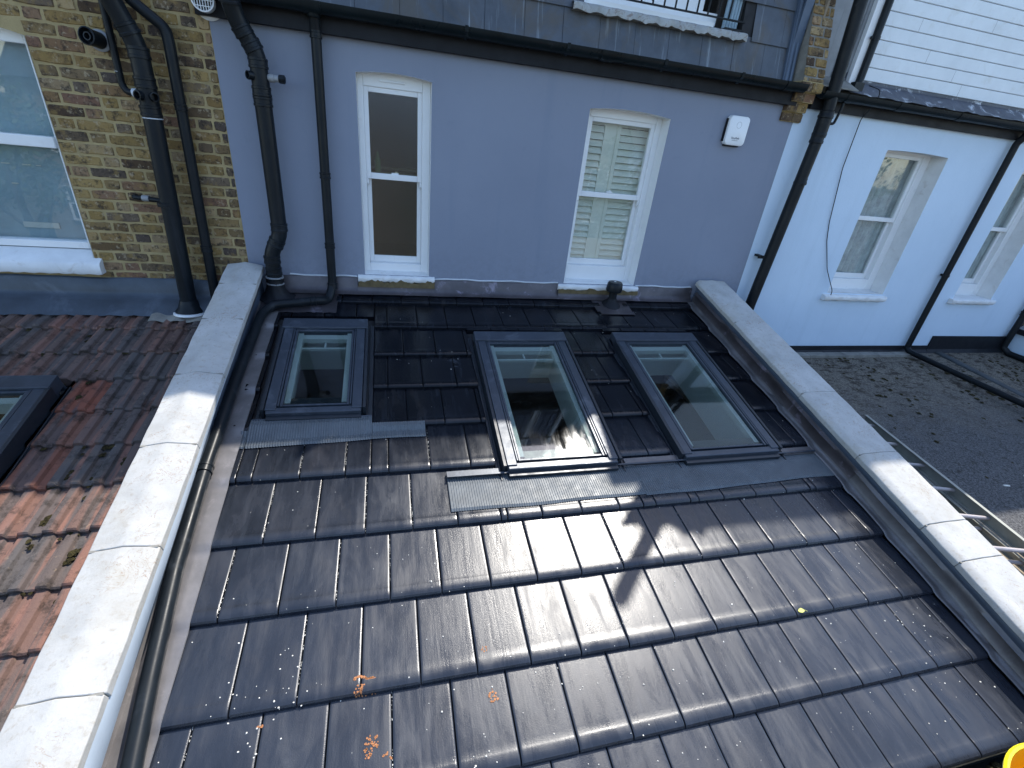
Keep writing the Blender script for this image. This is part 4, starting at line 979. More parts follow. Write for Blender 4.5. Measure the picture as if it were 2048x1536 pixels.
b = MB(); b.tube([(-1.60, -0.072, 1.355), (-1.575, -0.078, 1.355)], 0.027, 16); b.tube([(-1.665, -.05, 1.465), (-1.665, -.05, 1.468)], .0225, 14); build(b, 'joint_ring', 'silicone', t)
b = MB(); b.tube([(-1.77, 0.0, 0.70), (-1.765, -0.05, 0.70), (-1.73, -0.065, 0.70), (-1.53, -0.10, 0.69)], 0.017, 12, 0.02); b.lathe((-1.533, -.12, .66), (0, 0, 1), [(.057, 0), (.064, .002), (.064, .028), (.057, .03)], 22); build(b, 'branch', 'black', t)
b = MB(); b.tube([(-1.70, -0.071, 0.70), (-1.655, -0.079, 0.70)], 0.021, 14); build(b, 'branch_socket', 'greypl', t)
b = MB(); b.lathe((-1.545, -0.12, -0.135), (0, 0, 1), [(0.105, 0), (0.10, .02), (0.075, .045), (0.062, .09), (0.058, .10)], 24); build(b, 'collar', 'black', t)
b = MB(); b.lathe((-1.545, -0.125, -0.150), (0, 0.06, 1), [(0.113, 0), (0.117, .006), (0.113, .018), (0.10, .02)], 28); build(b, 'collar_rim', 'whitepl', t)
t = thing('downpipe', (-1.35, -0.08, 0.0), 'slim black downpipe with diagonal top length on the yellow brick wall', 'pipe')
b = MB(); b.tube([(-1.53, -0.25, 2.2), (-1.50, -0.10, 1.86), (-1.34, -0.07, 1.735), (-1.335, -0.07, 1.66), (-1.365, -0.07, -0.1)], 0.034, 18, 0.035); build(b, 'pipe', 'black', t)
b = MB(); socket(b, (-1.342, -.07, 1.30), (0, 0, 1), .0345, .04, .005); socket(b, (-1.358, -.07, .36), (0, 0, 1), .0345, .05, .006); build(b, 'socket', 'black', t)
# pipes on the white house
t = thing('soil_pipe', (3.75, -0.11, 0.0), 'large black cast iron stack running up past the corbel at the white house corner', 'pipe')
b = MB(); b.tube([(3.68, -0.11, -1.0), (3.70, -0.11, 0.05), (3.80, -0.11, 1.62), (3.80, -0.11, 1.85), (3.74, -0.11, 2.6), (3.67, -0.11, 5.2)], 0.052, 22, 0.05); build(b, 'pipe', 'iron', t)
b = MB()
for c, r_ in (((3.80, -.11, 1.80), .064), ((3.80, -.11, 1.66), .062), ((3.795, -.11, 1.60), .060), ((3.78, -.11, 1.25), .058)):
    b.lathe((c[0], c[1], c[2] - .03), (0, 0, 1), [(.052, 0), (r_, .004), (r_, .022), (r_ - .005, .03), (r_ - .004, .055), (.052, .06)], 22)
b.lathe((3.67, -.11, 5.2), (0, 0, 1), [(.05, 0), (.055, .02), (.05, .08), (.03, .10), (0, .105)], 16)
build(b, 'socket', 'iron', t)
b = MB(); b.tube([(3.80, -.11, 1.77), (3.80, -.11, 1.62)], .059, 22); build(b, 'clip', 'iron', t); b = MB(); b.box(3.64, 3.68, -.12, 0.0, .52, .54); b.box(3.60, 3.67, -.11, -.10, .515, .545); build(b, 'clip', 'iron', t, 0)
b = MB(); b.tube([(3.93, -.115, 1.935), (3.93, -.12, 1.87), (3.905, -.12, 1.74), (3.86, -.12, 1.735), (3.84, -.12, 1.76)], 0.012, 10, 0.02); build(b, 'waste_pipe', 'iron', t)
t = thing('downpipe', (6.3, -0.06, -0.5), 'thin black downpipe on the white wall continuing out across the felt roof', 'pipe')
b = MB(); b.tube([(6.31, -0.12, 1.93), (6.31, -0.055, 1.80), (6.31, -0.055, -0.50), (6.31, -0.11, -0.535), (6.33, -1.4, -0.565), (6.40, -5.0, -0.70)], 0.032, 16, 0.015); build(b, 'pipe', 'iron', t)
b = MB(); clip(b, (6.31, -0.055, 0.42), 0.034, 0.0); build(b, 'clip', 'iron', t)
t = thing('downpipe', (4.13, 0.04, 2.1), 'black downpipe fixed to the corner of the white cladding', 'pipe')
b = MB(); b.tube([(4.14, 0.02, 2.03), (4.155, 0.025, 2.12), (4.155, 0.025, 5.0)], 0.032, 16, .02); build(b, 'pipe', 'black', t)
b = MB(); clip(b, (4.155, 0.025, 2.42), .032, .08); build(b, 'clip', 'black', t); b = MB(); b.box(4.09, 4.19, -.01, .06, 2.02, 2.09); build(b, 'shoe', 'black', t)
t = thing('downpipe', (8.0, -0.06, -0.5), 'black downpipe in the far right corner of the white wall turning along the roof edge', 'pipe')
b = MB(); b.tube([(8.02, -0.06, 1.9), (8.02, -0.06, -0.50), (8.03, -0.14, -0.55), (8.04, -4.0, -0.62)], 0.036, 16, 0.02); build(b, 'pipe', 'iron', t)
b = MB(); socket(b, (8.02, -.06, -.02), (0, 0, 1), .037, .06, .008); build(b, 'socket', 'iron', t)
b = MB(); pts = [(4.20, -0.05, 2.07), (4.26, -0.13, 2.04), (4.285, -0.12, 1.95), (4.275, -.03, 1.82), (4.30, -0.015, 1.40), (4.40, -0.012, 0.90), (4.46, -0.012, 0.72), (4.55, -0.012, 0.55), (4.61, -0.02, 0.42), (4.69, -0.04, 0.30), (4.745, -0.07, 0.20), (4.75, -0.07, 0.15)]
b.tube(pts, 0.004, 6, 0.03); o = build(b, 'cable', 'black'); tag(o, 'thin black cable hanging loosely down the white wall to the window sill', 'cable'); settle(o, (4.75, -0.07, 0.15))

# ================================================================== small fittings
t = thing('alarm_box', (2.98, 0.0, 1.6), 'white rounded alarm siren box with a ring mark on the grey-blue wall', 'alarm box')
b = MB(); x0, x1, z0, z1, rr_ = 2.89, 3.095, 1.475, 1.705, 0.035
def rrect(x0, x1, z0, z1, r):
    pts = []
    for (cx, cz, a0) in ((x1 - r, z1 - r, 0), (x0 + r, z1 - r, 90), (x0 + r, z0 + r, 180), (x1 - r, z0 + r, 270)):
        for k in range(7): a = radians(a0 + 15 * k); pts.append((cx + r * cos(a), cz + r * sin(a)))
    return pts
rows = []
for (ins, y) in ((0.004, -0.001), (0.0, -0.006), (0.0, -0.040), (0.003, -0.049), (0.010, -0.053)):
    rows.append([(x, y, z) for x, z in rrect(x0 + ins, x1 - ins, z0 + ins, z1 - ins, rr_ - ins * .5)])
b.grid(rows, close=True, cap=True); build(b, 'housing', 'whitepl', t, 40)
b = MB(); b.box(2.883, 2.9, -.03, -.002, 1.50, 1.68); b.box(2.91, 3.06, -.03, -.002, 1.466, 1.48); build(b, 'back_plate', 'fascia', t, 0, 0.004)
b = MB(); n = 32
ring = [[(2.9925 + r_ * cos(2 * pi * k / n), y, 1.635 + r_ * 1.05 * sin(2 * pi * k / n)) for k in range(n)] for r_, y in ((0.0225, -0.0530), (0.0228, -0.0538), (0.0242, -0.0538), (0.0245, -0.0530))]
b.grid(ring, close=True); build(b, 'ring_mark', 'greypl', t, 0)
def text(s, size, loc, parent, name, mat):
    cu = bpy.data.curves.new(name, 'FONT'); cu.body = s; cu.size = size; cu.extrude = 0.0003; cu.align_x = 'CENTER'; cu.offset = size * 0.012
    tmp = bpy.data.objects.new('tmp', cu); C.objects.link(tmp); dg = bpy.context.evaluated_depsgraph_get()
    me = bpy.data.meshes.new_from_object(tmp.evaluated_get(dg)); bpy.data.objects.remove(tmp)
    me.transform(Matrix.Translation(Vector(loc) - parent.location) @ Matrix.Rotation(pi / 2, 4, 'X')); me.materials.clear(); me.materials.append(M[mat])
    o = bpy.data.objects.new(name, me); C.objects.link(o); o.parent = parent; return o
text('SimpliSafe', 0.021, (2.988, -0.0535, 1.527), t, 'lettering', 'letter')
text('HOME SECURITY', 0.0085, (2.988, -0.0535, 1.513), t, 'small_lettering', 'greypl')

t = thing('roof_vent', R(2.085, -0.13, 0.02), 'black capped vent pipe poking through the top tiles below the right sash window', 'vent')
vx, vy, vz = R(2.085, -0.13, 0.0)
b = MB(); b.lathe((vx, vy, vz), (0, 0, 1), [(0.038, -.02), (0.038, 0.19), (0, .19)], 20); build(b, 'stem', 'black', t)
b = MB(); b.lathe((vx, vy, vz + .165), (0, 0, 1), [(0.040, 0.006), (0.066, 0.0), (0.074, 0.006), (0.078, .022), (0.072, 0.080), (0.062, .094), (0.0, .097)], 28); build(b, 'cap', 'black', t)
b = MB(); b.box(vx - .012, vx + .006, vy - .008, vy + .010, vz + .2615, vz + .2635); build(b, 'sticker', 'whitepl', t, 0)
b = MB(); rows = []
for (r_, h) in ((0.038, .075), (0.048, .045), (0.072, .02), (0.090, 0.006)):
    rows.append([(vx + (r_ + .003 * sin(k * 2.3)) * cos(2 * pi * k / 26), vy + (r_) * sin(2 * pi * k / 26), vz + h + 0.03 + r_ * sin(2 * pi * k / 26) * ST / CT) for k in range(26)])
b.grid(rows, close=True); build(b, 'collar', 'fascia', t, 60)
b = MB(); b.box(1.90, 2.265, -0.245, -0.03, 0.028, 0.0335, T=R); b.box(1.93, 2.28, -0.285, -0.24, 0.0262, 0.0312, T=R); build(b, 'lead_slate', 'leadold', t, 0)

t = thing('extractor_vent', (-1.09, 0, 1.9), 'white round extractor vent with grille under the gutter end at top left', 'vent')
b = MB(); b.lathe((-1.09, -0.004, 1.90), (0, -1, 0), [(0.082, 0), (0.086, .006), (0.07, .022), (0.062, .024)], 30); build(b, 'flange', 'whitepl', t)
b = MB(); b.lathe((-1.09, -0.024, 1.905), (0, -1, 0.05), [(0.060, 0), (0.062, .07), (0.066, .075), (0.066, .092), (0.058, .094), (0.055, .06), (0.0, .058)], 30); build(b, 'body', 'whitepl', t)
b = MB()
for k in range(-3, 4): b.box(-1.09 + k * .015 - .002, -1.09 + k * .015 + .002, -0.118, -0.108, 1.905 - sqrt(max(0, .055 ** 2 - (k * .015) ** 2)), 1.905 + sqrt(max(0, .055 ** 2 - (k * .015) ** 2)))
for k in (-2, 0, 2): b.box(-1.09 - sqrt(.055 ** 2 - (k * .015) ** 2), -1.09 + sqrt(.055 ** 2 - (k * .015) ** 2), -0.1175, -0.1075, 1.905 + k * .015 - .002, 1.905 + k * .015 + .002)
build(b, 'grille', 'whitepl', t, 0)
b = MB(); b.lathe((-1.09, -0.088, 1.905), (0, -1, 0), [(0.053, 0), (0.053, .002), (0, .002)], 24); build(b, 'throat', 'fascia', t, 0)
t = thing('boiler_flue', (-1.77, 0, 1.63), 'black round flue outlet on the yellow brick wall left of the waste pipe', 'flue')
b = MB(); b.lathe((-1.745, 0.0, 1.625), (0, -1, 0), [(0.060, 0), (0.060, .012), (0.05, .016)], 26); build(b, 'wall_plate', 'greypl', t)
b = MB(); b.lathe((-1.745, -0.012, 1.625), (-0.25, -1, 0.1), [(0.046, 0), (0.046, .085), (0.050, .09), (0.050, .10), (0.043, .102), (0.040, .06), (0.024, .06), (0.023, .095), (0.017, .095), (0.016, .05), (0, .05)], 28); build(b, 'terminal', 'black', t)

# ================================================================== red tiled extension (left)
re_ = thing('red_roof_extension', (-3.0, -1.8, -3.0), 'neighbouring rear extension with weathered ribbed red roof tiles', 'extension')
b = MB(); rt = random.Random(12)
RG = 0.29; top = -0.03; RW = 0.30
hole = (-3.2, -2.02, -2.9, -0.95)
k = 0
prof = []
for q_ in range(3): prof += [(q_ * 0.1 + a_, h_) for a_, h_ in ((0.0, 0.003), (0.008, 0.021), (0.014, 0.024), (0.046, 0.024), (0.052, 0.021), (0.060, 0.003), (0.080, 0.001))]
prof += [(0.2955, 0.001), (0.2975, -0.010)]
for k in range(13):
    st = top - k * RG + (0.03 if k else 0); sb0 = top - (k + 1) * RG
    x = -4.5 + (0.0)
    while x < -1.20:
        r_ = rt.random(); j = rt.uniform(-.003, .003); js = rt.uniform(-.006, .006); tl = rt.uniform(-.004, .004)
        xe = -1.20; xs_ = -9.0
        if sb0 < hole[3] - .05 and st > hole[2] and x < hole[1] and x + RW > hole[0]: xs_ = hole[1]
        if x + RW > xs_ + .02:
            rows = []
            for (d, hh) in ((0.0, -0.020), (0.0, 0.020), (0.008, 0.027), (0.15, 0.014), (RG + .02, 0.0)):
                rows.append([RR(max(xs_, min(x + px, xe)), sb0 + d + js, (hh + q if d > 0 or hh > 0 else hh) + j + tl * px / RW) for px, q in prof])
            b.grid(rows, r_)
        x += RW
build(b, 'tile_covering', 'redtile', re_, 35, attr=True)
b = MB(); b.box(-4.5, -1.2, -3.8, 0, -0.08, -0.03, T=RR); build(b, 'underlay', 'tileflat', re_, 0)
b = MB(); b.box(-4.5, -1.25, -3.6, -3.5, -5.6, -1.2); b.box(-4.5, -4.45, -3.5, 0, -5.6, -1.2); build(b, 'wall', 'slab', re_, 0)
roof_window(-3.1, -2.035, -0.97, -2.85, re_, RR, 'dark framed roof window set in the red tiles', h=0.13)
b = MB(); rows = []
for i in range(60):
    x = -4.4 + i * (3.19 / 59); q = wob(x, 7, 1, 0.003)
    rows.append([(x, -0.006, 0.095 + q), (x, -0.022, 0.08), (x, -0.026 + q, -0.01), (x, -0.04, -0.045), (x, -0.10, -0.06 + q), RR(x, -0.15, 0.055), RR(x, -0.175, 0.040 + 0.006 * sin(x * 42))])
b.grid(rows); build(b, 'wall_flashing', 'skirt', re_, 60)
for o_ in [o_ for o_ in bpy.data.objects if o_.name.startswith('wall_flashing')]:
    o_.data.materials[0] = simple('dark_flashing', (0.045, 0.058, 0.075), 0.45, 0.2, 0.3, 4, 0.3, 14, stain=(3, 0.55, (0.10, 0.12, 0.15), 0.6))
b = MB(); rows = []
for i in range(60):
    x = -1.80 + i * (0.58 / 59)
    rows.append([RR(x, s, (0.052 if s > -0.2 else 0.046) + 0.006 * sin((x + 4.5) / 0.15 * 2 * pi) + (0 if s > -0.24 else -.004)) for s in (-0.04, -0.12, -0.20, -0.235, -0.25 + 0.004 * sin(x * 42))])
b.grid(rows); build(b, 'mortar_patch', 'concrete', re_, 60)
# moss clumps on the red tiles
b = MB(); rm = random.Random(4)
def clump(mb, T, x, s, h, r):
    c_ = Vector(T(x, s, h)); n, mseg = 4, 9; rows = []
    for i in range(n + 1):
        a = (pi / 2) * i / n
        rows.append([c_ + Vector((cos(2 * pi * k / mseg) * cos(a) * r * rm.uniform(.6, 1.4), sin(2 * pi * k / mseg) * cos(a) * r * rm.uniform(.6, 1.7), sin(a) * r * rm.uniform(.25, .6))) for k in range(mseg)])
    mb.grid(rows, close=True, cap=True)
for _ in range(420):
    s = -rm.uniform(0.3, 3.3); x = rm.uniform(-2.9, -1.3)
    if hole[0] < x < hole[1] + .05 and hole[2] < s < hole[3]: continue
    if rm.random() < 0.5: s = top - RG * round((s - top) / -RG) + rm.uniform(-.03, .01)
    clump(b, RR, x, s, 0.018, rm.choice((0.004, 0.006, 0.008, 0.012, 0.018)) * rm.uniform(.7, 1.2))
for (x, s) in ((-1.62, -1.52), (-1.75, -1.70), (-1.60, -1.74), (-1.48, -1.62), (-1.70, -1.98), (-1.58, -2.02), (-1.52, -2.2), (-1.56, -2.25), (-1.45, -1.85)):
    for _ in range(5): clump(b, RR, x + rm.uniform(-.02, .02), s + rm.uniform(-.04, .04), 0.02, rm.uniform(.008, .020))
o = build(b, 'moss', 'moss'); tag(o, 'brown green moss clumps scattered over the red tiles', 'moss', None, 'stuff')

# ================================================================== flat felt roof (right)
fr_ = thing('flat_roof_extension', (5.8, -2.5, -3.0), 'neighbouring flat-roofed extension covered in grey mineral felt', 'extension')
b = MB(); n = 50
rows = [[(3.30 + 4.80 * i / n, 0.0 - 7.0 * j / n, -0.58 - 0.05 * j / n * 7 + 0.012 * sin(i * .5 + j * .3) * sin(j * .21)) for i in range(n + 1)] for j in range(n + 1)]
b.grid(rows); build(b, 'felt_covering', 'felt', fr_, 60)
b = MB(); b.box(3.30, 8.1, -6.9, -0.01, -5.6, -0.72); build(b, 'wall', 'slab', fr_, 0)
b = MB(); b.prism([(-0.003, -0.50), (-0.012, -0.49), (-0.014, -0.545), (-0.05, -0.585), (-0.003, -0.6)], 3.40, 6.72, lambda x, p, q: (x, p, q)); b.prism([(-0.003, -0.36), (-0.014, -0.36), (-0.016, -0.54), (-0.05, -0.585), (-0.003, -0.6)], 6.72, 8.1, lambda x, p, q: (x, p, q)); build(b, 'wall_upstand', 'fascia', fr_, 0)
b = MB()
for i in range(11): b.box(3.45 + i * .26, 3.45 + i * .26 + .256, -0.15, -0.052, -0.60, -0.556 + .002 * (i % 3))
build(b, 'fillet_tile', 'concrete', fr_, 0, 0.004)
b = MB(); b.prism([(6.84, -0.62), (6.855, -0.565), (6.87, -0.558), (6.95, -0.558), (6.965, -0.565), (6.98, -0.62)], -0.05, -6.9, lambda y, p, q: (p + .10 * y, y, q - 0.05 * -y)); build(b, 'felt_kerb', 'kerb', fr_, 0, 0.004)
b = MB(); rf = random.Random(6)
IDT = lambda x, y, z: (x, y, z)
for _ in range(420):
    y = -abs(rf.gauss(0, 0.7)) - 0.16; x = rf.uniform(3.5, 7.9)
    if 6.27 < x < 6.36: continue
    clump(b, IDT, x, y, -0.582 - .05 * -y, rf.uniform(.006, .022))
for _ in range(260):
    y = -rf.uniform(.2, 3.0); x = 6.42 + abs(rf.gauss(0, .09)) if rf.random() < .5 else 7.0 + abs(rf.gauss(0, .22)) + .26 * y
    if x > 7.9: continue
    clump(b, IDT, x, y, -0.582 - .05 * -y, rf.uniform(.008, .026))
for o_ in (1,):
    rm = rf
o = build(b, 'moss', 'moss'); tag(o, 'dark moss and dirt crumbs along the back of the flat felt roof', 'moss', None, 'stuff')
b = MB(); b.tube([(5.02, -2.2, -0.688), (5.05, -2.235, -0.69)], 0.008, 8); b.tube([(4.66, -2.28, -0.692), (4.71, -2.29, -0.692)], 0.008, 6)
o = build(b, 'litter', 'grit'); tag(o, 'tiny pale scraps lying on the grey felt roof', 'litter', None, 'stuff')
# far right neighbour
b = MB(); b.box(8.145, 11, -4.5, -0.004, -5.6, -0.30); o = thing('white_extension', (9.5, -2.5, -3.0), 'white walled extension with sloping grey roof at the far right edge', 'extension'); build(b, 'wall', 'whitewall', o, 0)
b = MB(); b.prism([(8.12, -0.30), (11, 1.0), (11, 1.05), (8.12, -0.24)], -4.6, -0.02, lambda y, p, q: (p, y, q)); build(b, 'roof', 'greypl', o, 0)
b = MB(); b.prism([(8.10, -0.30), (8.16, -0.30), (8.16, -0.235), (8.10, -0.235)], -4.6, -0.02, lambda y, p, q: (p, y, q)); build(b, 'roof_edge', 'fascia', o, 0)
b = MB(); b.box(8.15, 14, 0.0, 6, -5.6, 4.5); o = build(b, 'far_house', 'brick'); tag(o, 'next brick house beyond the white one at the far right edge', 'house'); settle(o, (11, 3, -5.6))

# ================================================================== ladder
t = thing('ladder', (3.9, -2.3, -0.5), 'aluminium extension ladder lying along the outside of the right parapet', 'ladder')
A = Vector((4.165, -1.42, -0.58)); B = Vector((3.635, -3.6, -0.58)); d = (B - A).normalized(); sx = Vector((-1, 0, 0.02)).normalized(); sx = (sx - d * sx.dot(d)).normalized(); uz = Vector((0, 0, 1))
def rail(mb, off, zt, hgt, wd=0.026):
    P0 = A + sx * off; P1 = B + sx * off
    rows = []
    for P_ in (P0, P1):
        c_ = P_ + uz * zt
        rows.append([c_, c_ + sx * wd, c_ + sx * wd - uz * 0.006, c_ + sx * 0.005 - uz * 0.006, c_ + sx * 0.005 - uz * (hgt - .006), c_ + sx * wd - uz * (hgt - .006), c_ + sx * wd - uz * hgt, c_ - uz * hgt])
    mb.grid(rows, close=True, cap=True)
for off, zt, hg in ((0.0, 0.03, 0.085), (0.34, 0.03, 0.085), (0.032, -0.058, 0.055), (0.31, -0.058, 0.055)):
    b = MB(); rail(b, off, zt, hg); build(b, 'rail', 'alu', t, 0)
L = (B - A).length; q = 0.12
while q < L:
    P_ = A + d * q - uz * 0.010; b = MB(); b.tube([P_ + sx * 0.006, P_ + sx * 0.342], 0.0135, 10); build(b, 'rung', 'rung', t); q += 0.285
q = 0.145
while q < L:
    P_ = A + d * q - uz * 0.085; b = MB(); b.tube([P_ + sx * 0.04, P_ + sx * 0.312], 0.0125, 10); build(b, 'rung', 'rung', t); q += 0.285

# ================================================================== bucket, leaf, grit
bx, by, bz = 2.045, -4.035, -0.63
t = thing('bucket', (bx, by, bz), 'wide yellow plastic bucket with mucky inside at the bottom right corner below the eaves', 'bucket')
b = MB(); b.lathe((bx, by, bz), (0, 0, 1), [(0.0, 0.0), (0.180, 0.0), (0.190, 0.006), (0.252, 0.325), (0.247, 0.327), (0.185, 0.012), (0.0, 0.010)], 56); build(b, 'body', 'yellow', t)
b = MB(); b.lathe((bx, by, bz + .32), (0, 0, 1), [(0.250, -.010), (0.259, -.008), (0.262, .006), (0.256, .014), (0.248, .011), (0.247, .0), (0.250, -.010)], 56, cap=False)
M['rim'] = simple('yellow_rim', (0.80, 0.66, 0.02), 0.35, 0, .04); build(b, 'rim', 'rim', t)
for sgn in (-1, 1):
    b = MB(); b.tube([(bx + sgn * .255, by - .06, bz + .31), (bx + sgn * .275, by - .05, bz + .345), (bx + sgn * .275, by + .05, bz + .345), (bx + sgn * .255, by + .06, bz + .31)], 0.010, 8, .03); build(b, 'handle', 'rim', t)
t = thing('scaffold_platform', (2.0, -4.2, -0.67), 'timber scaffold boards below the eaves carrying the yellow bucket', 'scaffold')
M['timber'] = simple('old_timber', (0.10, 0.075, 0.045), 0.85, 0, .3, 6, .4, 30)
for i in range(3):
    b = MB(); b.box(1.2, 3.4, -3.90 - i * .232, -3.90 + .222 - .09 - i * .232, -0.67, -0.632); build(b, 'board', 'timber', t, 0, .003)
for x in (1.5, 3.2):
    b = MB(); b.tube([(x, -4.7, -0.695), (x, -3.72, -0.695)], 0.024, 12); build(b, 'transom', 'greypl', t)
    b = MB(); b.tube([(x, -4.62, -5.6), (x, -4.62, -0.72)], 0.024, 12); build(b, 'standard', 'greypl', t)

def on_tile(x, s, dh=0.0): return R(x, s, surf_h(s) + dh)
b = MB(); lx, ls = 2.035, -3.055
pts = [(0, 0), (.012, .009), (.028, .011), (.042, .004), (.052, -.002), (.040, -.009), (.022, -.012), (.008, -.008)]
rows = [[on_tile(lx + p * 0.8, ls + q, 0.003 + 0.006 * sin(p * 60)) for p, q in pts]]
b.face(rows[0]); b.face([on_tile(lx + p * .8, ls + q, 0.0015 + 0.006 * sin(p * 60)) for p, q in pts]); b.tube([on_tile(lx + .04, ls, .004), on_tile(lx + .055, ls - .008, .003)], 0.0012, 5)
o = build(b, 'leaf', 'leaf'); tag(o, 'single small yellow leaf lying on the sunlit dark tiles', 'leaf'); settle(o, R(lx, ls, .03))
b = MB(); rg = random.Random(22)
def bit(x, s, r):
    c_ = Vector(on_tile(x, s, r * 0.35)); mseg = 6
    rows = [[c_ + Vector((cos(2 * pi * k / mseg) * r * q_ * rg.uniform(.6, 1.2), sin(2 * pi * k / mseg) * r * q_ * rg.uniform(.6, 1.2), z_ * r)) for k in range(mseg)] for q_, z_ in ((1, -.3), (.9, .25), (.3, .5))]
    b.grid(rows, close=True, cap=True)
def free(x, s): return not any(h[0] - .02 < x < h[1] + .02 and h[2] - .1 < s < h[3] for h in holes)
for _ in range(380):
    x, s = rg.uniform(-.84, 2.95), -rg.uniform(.2, 3.7) ** 1.0
    if rg.random() < 0.55: s = -rg.uniform(2.4, 3.7)
    if free(x, s): bit(x, s, rg.choice((.0016, .002, .002, .0026, .0035)) * (0.8 + 0.5 * rg.random()))
for (cx, cs, n_, sp) in ((-0.62, -3.0, 9, .05), (-0.52, -3.2, 9, .05), (-0.42, -3.05, 10, .06), (0.15, -2.6, 5, .05), (0.30, -3.4, 12, .08), (-.6, -3.45, 8, .06), (2.75, -3.2, 10, .08), (2.6, -3.5, 8, .07), (1.0, -2.9, 20, .25), (0.9, -3.3, 20, .25)):
    for _ in range(n_): bit(cx + rg.gauss(0, sp), cs + rg.gauss(0, sp), rg.uniform(.0018, .0045))
for k in (5, 6, 7, 8, 9):                                    # crumbs caught in the joints between tiles
    phase = (-0.635 if k % 2 == 0 else -0.755); x = phase
    while x < 2.9:
        if rg.random() < (0.6 if x < 0.4 else 0.2):
            for _ in range(22 if x < .4 else 8):
                s = ROWS[k] + rg.uniform(.01, .34)
                if x > XL + .08 and free(x, s) and not (s > -2.30 and x > .3): 
                    c_ = Vector(R(x + rg.uniform(-.0015, .0015), s, surf_h(s) - .003)); r_ = rg.uniform(.0008, .0017)
                    rows = [[c_ + Vector((cos(2 * pi * q / 5) * r_ * w_, sin(2 * pi * q / 5) * r_ * w_ * 2.0, z_ * r_)) for q in range(5)] for w_, z_ in ((1, -.5), (.8, .6))]
                    b.grid(rows, close=True, cap=True)
        x += TW
o = build(b, 'grit', 'grit', None, 0); tag(o, 'pale mortar crumbs and grit sprinkled over the dark tiles', 'grit', None, 'stuff')
b = MB()
def smear(cx, cs, rx, rs, n_):
    for _ in range(n_):
        a, q_ = rg.uniform(0, 2 * pi), sqrt(rg.random()); x, s = cx + cos(a) * rx * q_, cs + sin(a) * rs * q_; r_ = rg.uniform(.002, .006)
        b.face([on_tile(x + cos(2 * pi * k / 6) * r_ * rg.uniform(.6, 1.3), s + sin(2 * pi * k / 6) * r_ * rg.uniform(.5, 1.2), 0.0012) for k in range(6)])
for i in range(7):
    for j in range(4):
        if (i + j) % 7: smear(-0.175 + i * .0125 + (j % 2) * .005, -3.045 - j * .011, .002, .002, 1)
for i in range(22): smear(-0.180 + i * .0042, -3.020 + .008 * sin(i * .32) - (i > 18) * .012, .003, .003, 3)
for i in range(8): smear(-0.145 - .006 * sin(i * .4), -3.045 - i * .005, .002, .002, 2)
smear(-0.115, -3.26, .018, .045, 34); smear(-0.09, -3.245, .01, .02, 10); smear(0.385, -3.17, .018, .030, 16); smear(0.375, -2.985, .014, .012, 9); smear(-.05, -3.30, .02, .015, 6); smear(-.52, -3.12, .010, .008, 5)
o = build(b, 'mortar_mark', 'rust', None, 0); tag(o, 'orange brown mortar smears on the tiles near the bottom left', 'stain', None, 'stuff')

# ================================================================== ground and gardens behind the camera
b = MB(); b.face([(-400, -400, -5.6), (400, -400, -5.6), (400, 400, -5.6), (-400, 400, -5.6)]); o = build(b, 'ground', 'grass', None, 0); tag(o, None, None, None, 'structure')
def far_house(x0, label, mat):
    t = thing('terraced_house', (x0 + 3, -24, -5.6), label, 'house', 'houses behind the gardens')
    b = MB(); b.box(x0, x0 + 5.9, -30, -24, -5.6, 1.6); build(b, 'wall', mat, t, 0)
    b = MB(); b.prism([(-30.3, 1.55), (-27, 4.6), (-23.7, 1.55)], x0, x0 + 5.9, lambda x, p, q: (x, p, q)); build(b, 'roof', 'slate', t, 0)
    for wx in (1.0, 3.6):
        for wz in (-4.4, -1.4):
            b = MB(); frame_ring(b, x0 + wx, x0 + wx + 1.2, wz, wz + 1.6, .08, .08, .08, .08, -23.99, -23.9); b.box(x0 + wx + .08, x0 + wx + 1.12, -23.98, -23.93, wz + .78, wz + .84); f = build(b, 'window', 'upvc', t, 0)
            b = MB(); b.box(x0 + wx + .08, x0 + wx + 1.12, -23.985, -23.975, wz + .08, wz + 1.52); build(b, 'pane', 'dark', f, 0)
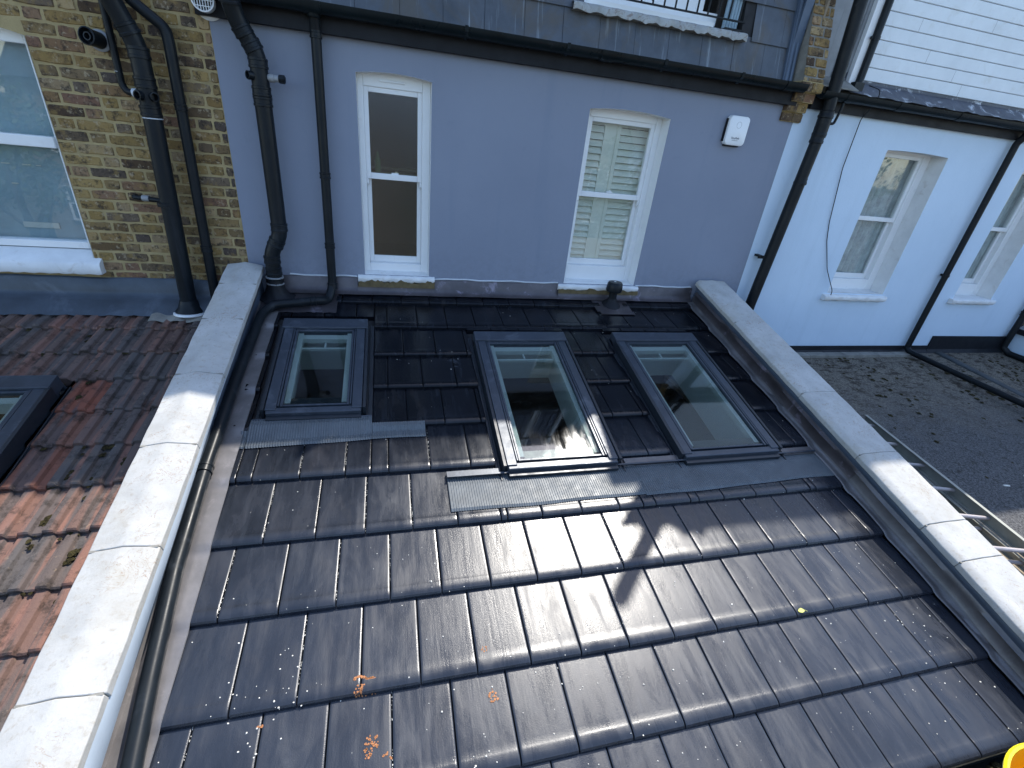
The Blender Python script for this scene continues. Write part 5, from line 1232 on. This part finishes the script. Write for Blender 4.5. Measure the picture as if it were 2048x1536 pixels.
for i in range(6): far_house(-16 + i * 6, ['brick terraced house across the gardens, first from the left', 'white rendered terraced house across the gardens, second from the left', 'brick terraced house across the gardens, third from the left', 'white rendered terraced house across the gardens, fourth from the left', 'brick terraced house across the gardens, fifth from the left', 'white rendered terraced house across the gardens, last on the right'][i], 'slab' if i % 2 == 0 else 'whitewall')
def tree(x, y, h, cr, label, seed):
    r_ = random.Random(seed); t = thing('tree', (x, y, -5.6), label, 'tree', 'garden trees behind the viewer')
    b = MB(); zt = -5.6 + h
    b.tube([(x, y, -5.6), (x + .1, y, -5.6 + h * .35), (x - .05, y + .1, -5.6 + h * .75)], [0.16, 0.12, 0.05], 10)
    for _ in range(7):
        a = r_.uniform(0, 2 * pi); z0_ = -5.6 + h * r_.uniform(.35, .6); b.tube([(x, y, z0_), (x + cos(a) * cr * .4, y + sin(a) * cr * .4, z0_ + .8), (x + cos(a) * cr * .75, y + sin(a) * cr * .75, z0_ + 1.7)], [.06, .04, .015], 6)
    build(b, 'trunk', 'bark', t)
    b = MB(); cl = [(Vector((x + r_.gauss(0, cr * .45), y + r_.gauss(0, cr * .45), zt - cr * 1.0 + r_.gauss(0, cr * .5))), r_.uniform(.35, .75)) for _ in range(26)]
    for _ in range(5200):
        c_, rr2 = r_.choice(cl); v = Vector((r_.gauss(0, 1), r_.gauss(0, 1), r_.gauss(0, 1))).normalized() * rr2 * r_.random() ** .4
        p = c_ + v; n = Vector((r_.gauss(0, 1), r_.gauss(0, 1), r_.gauss(0, 1))).normalized(); u = n.orthogonal().normalized(); w_ = n.cross(u); s_ = r_.uniform(.05, .10)
        b.face([p - u * s_, p - w_ * s_ * .45, p + u * s_, p + w_ * s_ * .45])
    build(b, 'crown', 'foliage', t, 0)
tree(-9.8, -12, 7.2, 1.9, 'leafy tree behind the viewer, farthest to the left', 1); tree(1.6, -13, 6.0, 1.3, 'small leafy tree behind the viewer facing the left sash window', 2)
tree(8.3, -12.5, 6.9, 1.8, 'leafy tree behind the viewer facing the right sash window', 3); tree(14.5, -11, 7.4, 2.0, 'leafy tree behind the viewer in front of the white house', 4); tree(19.5, -12, 7.6, 2.2, 'leafy tree behind the viewer, farthest to the right', 5)
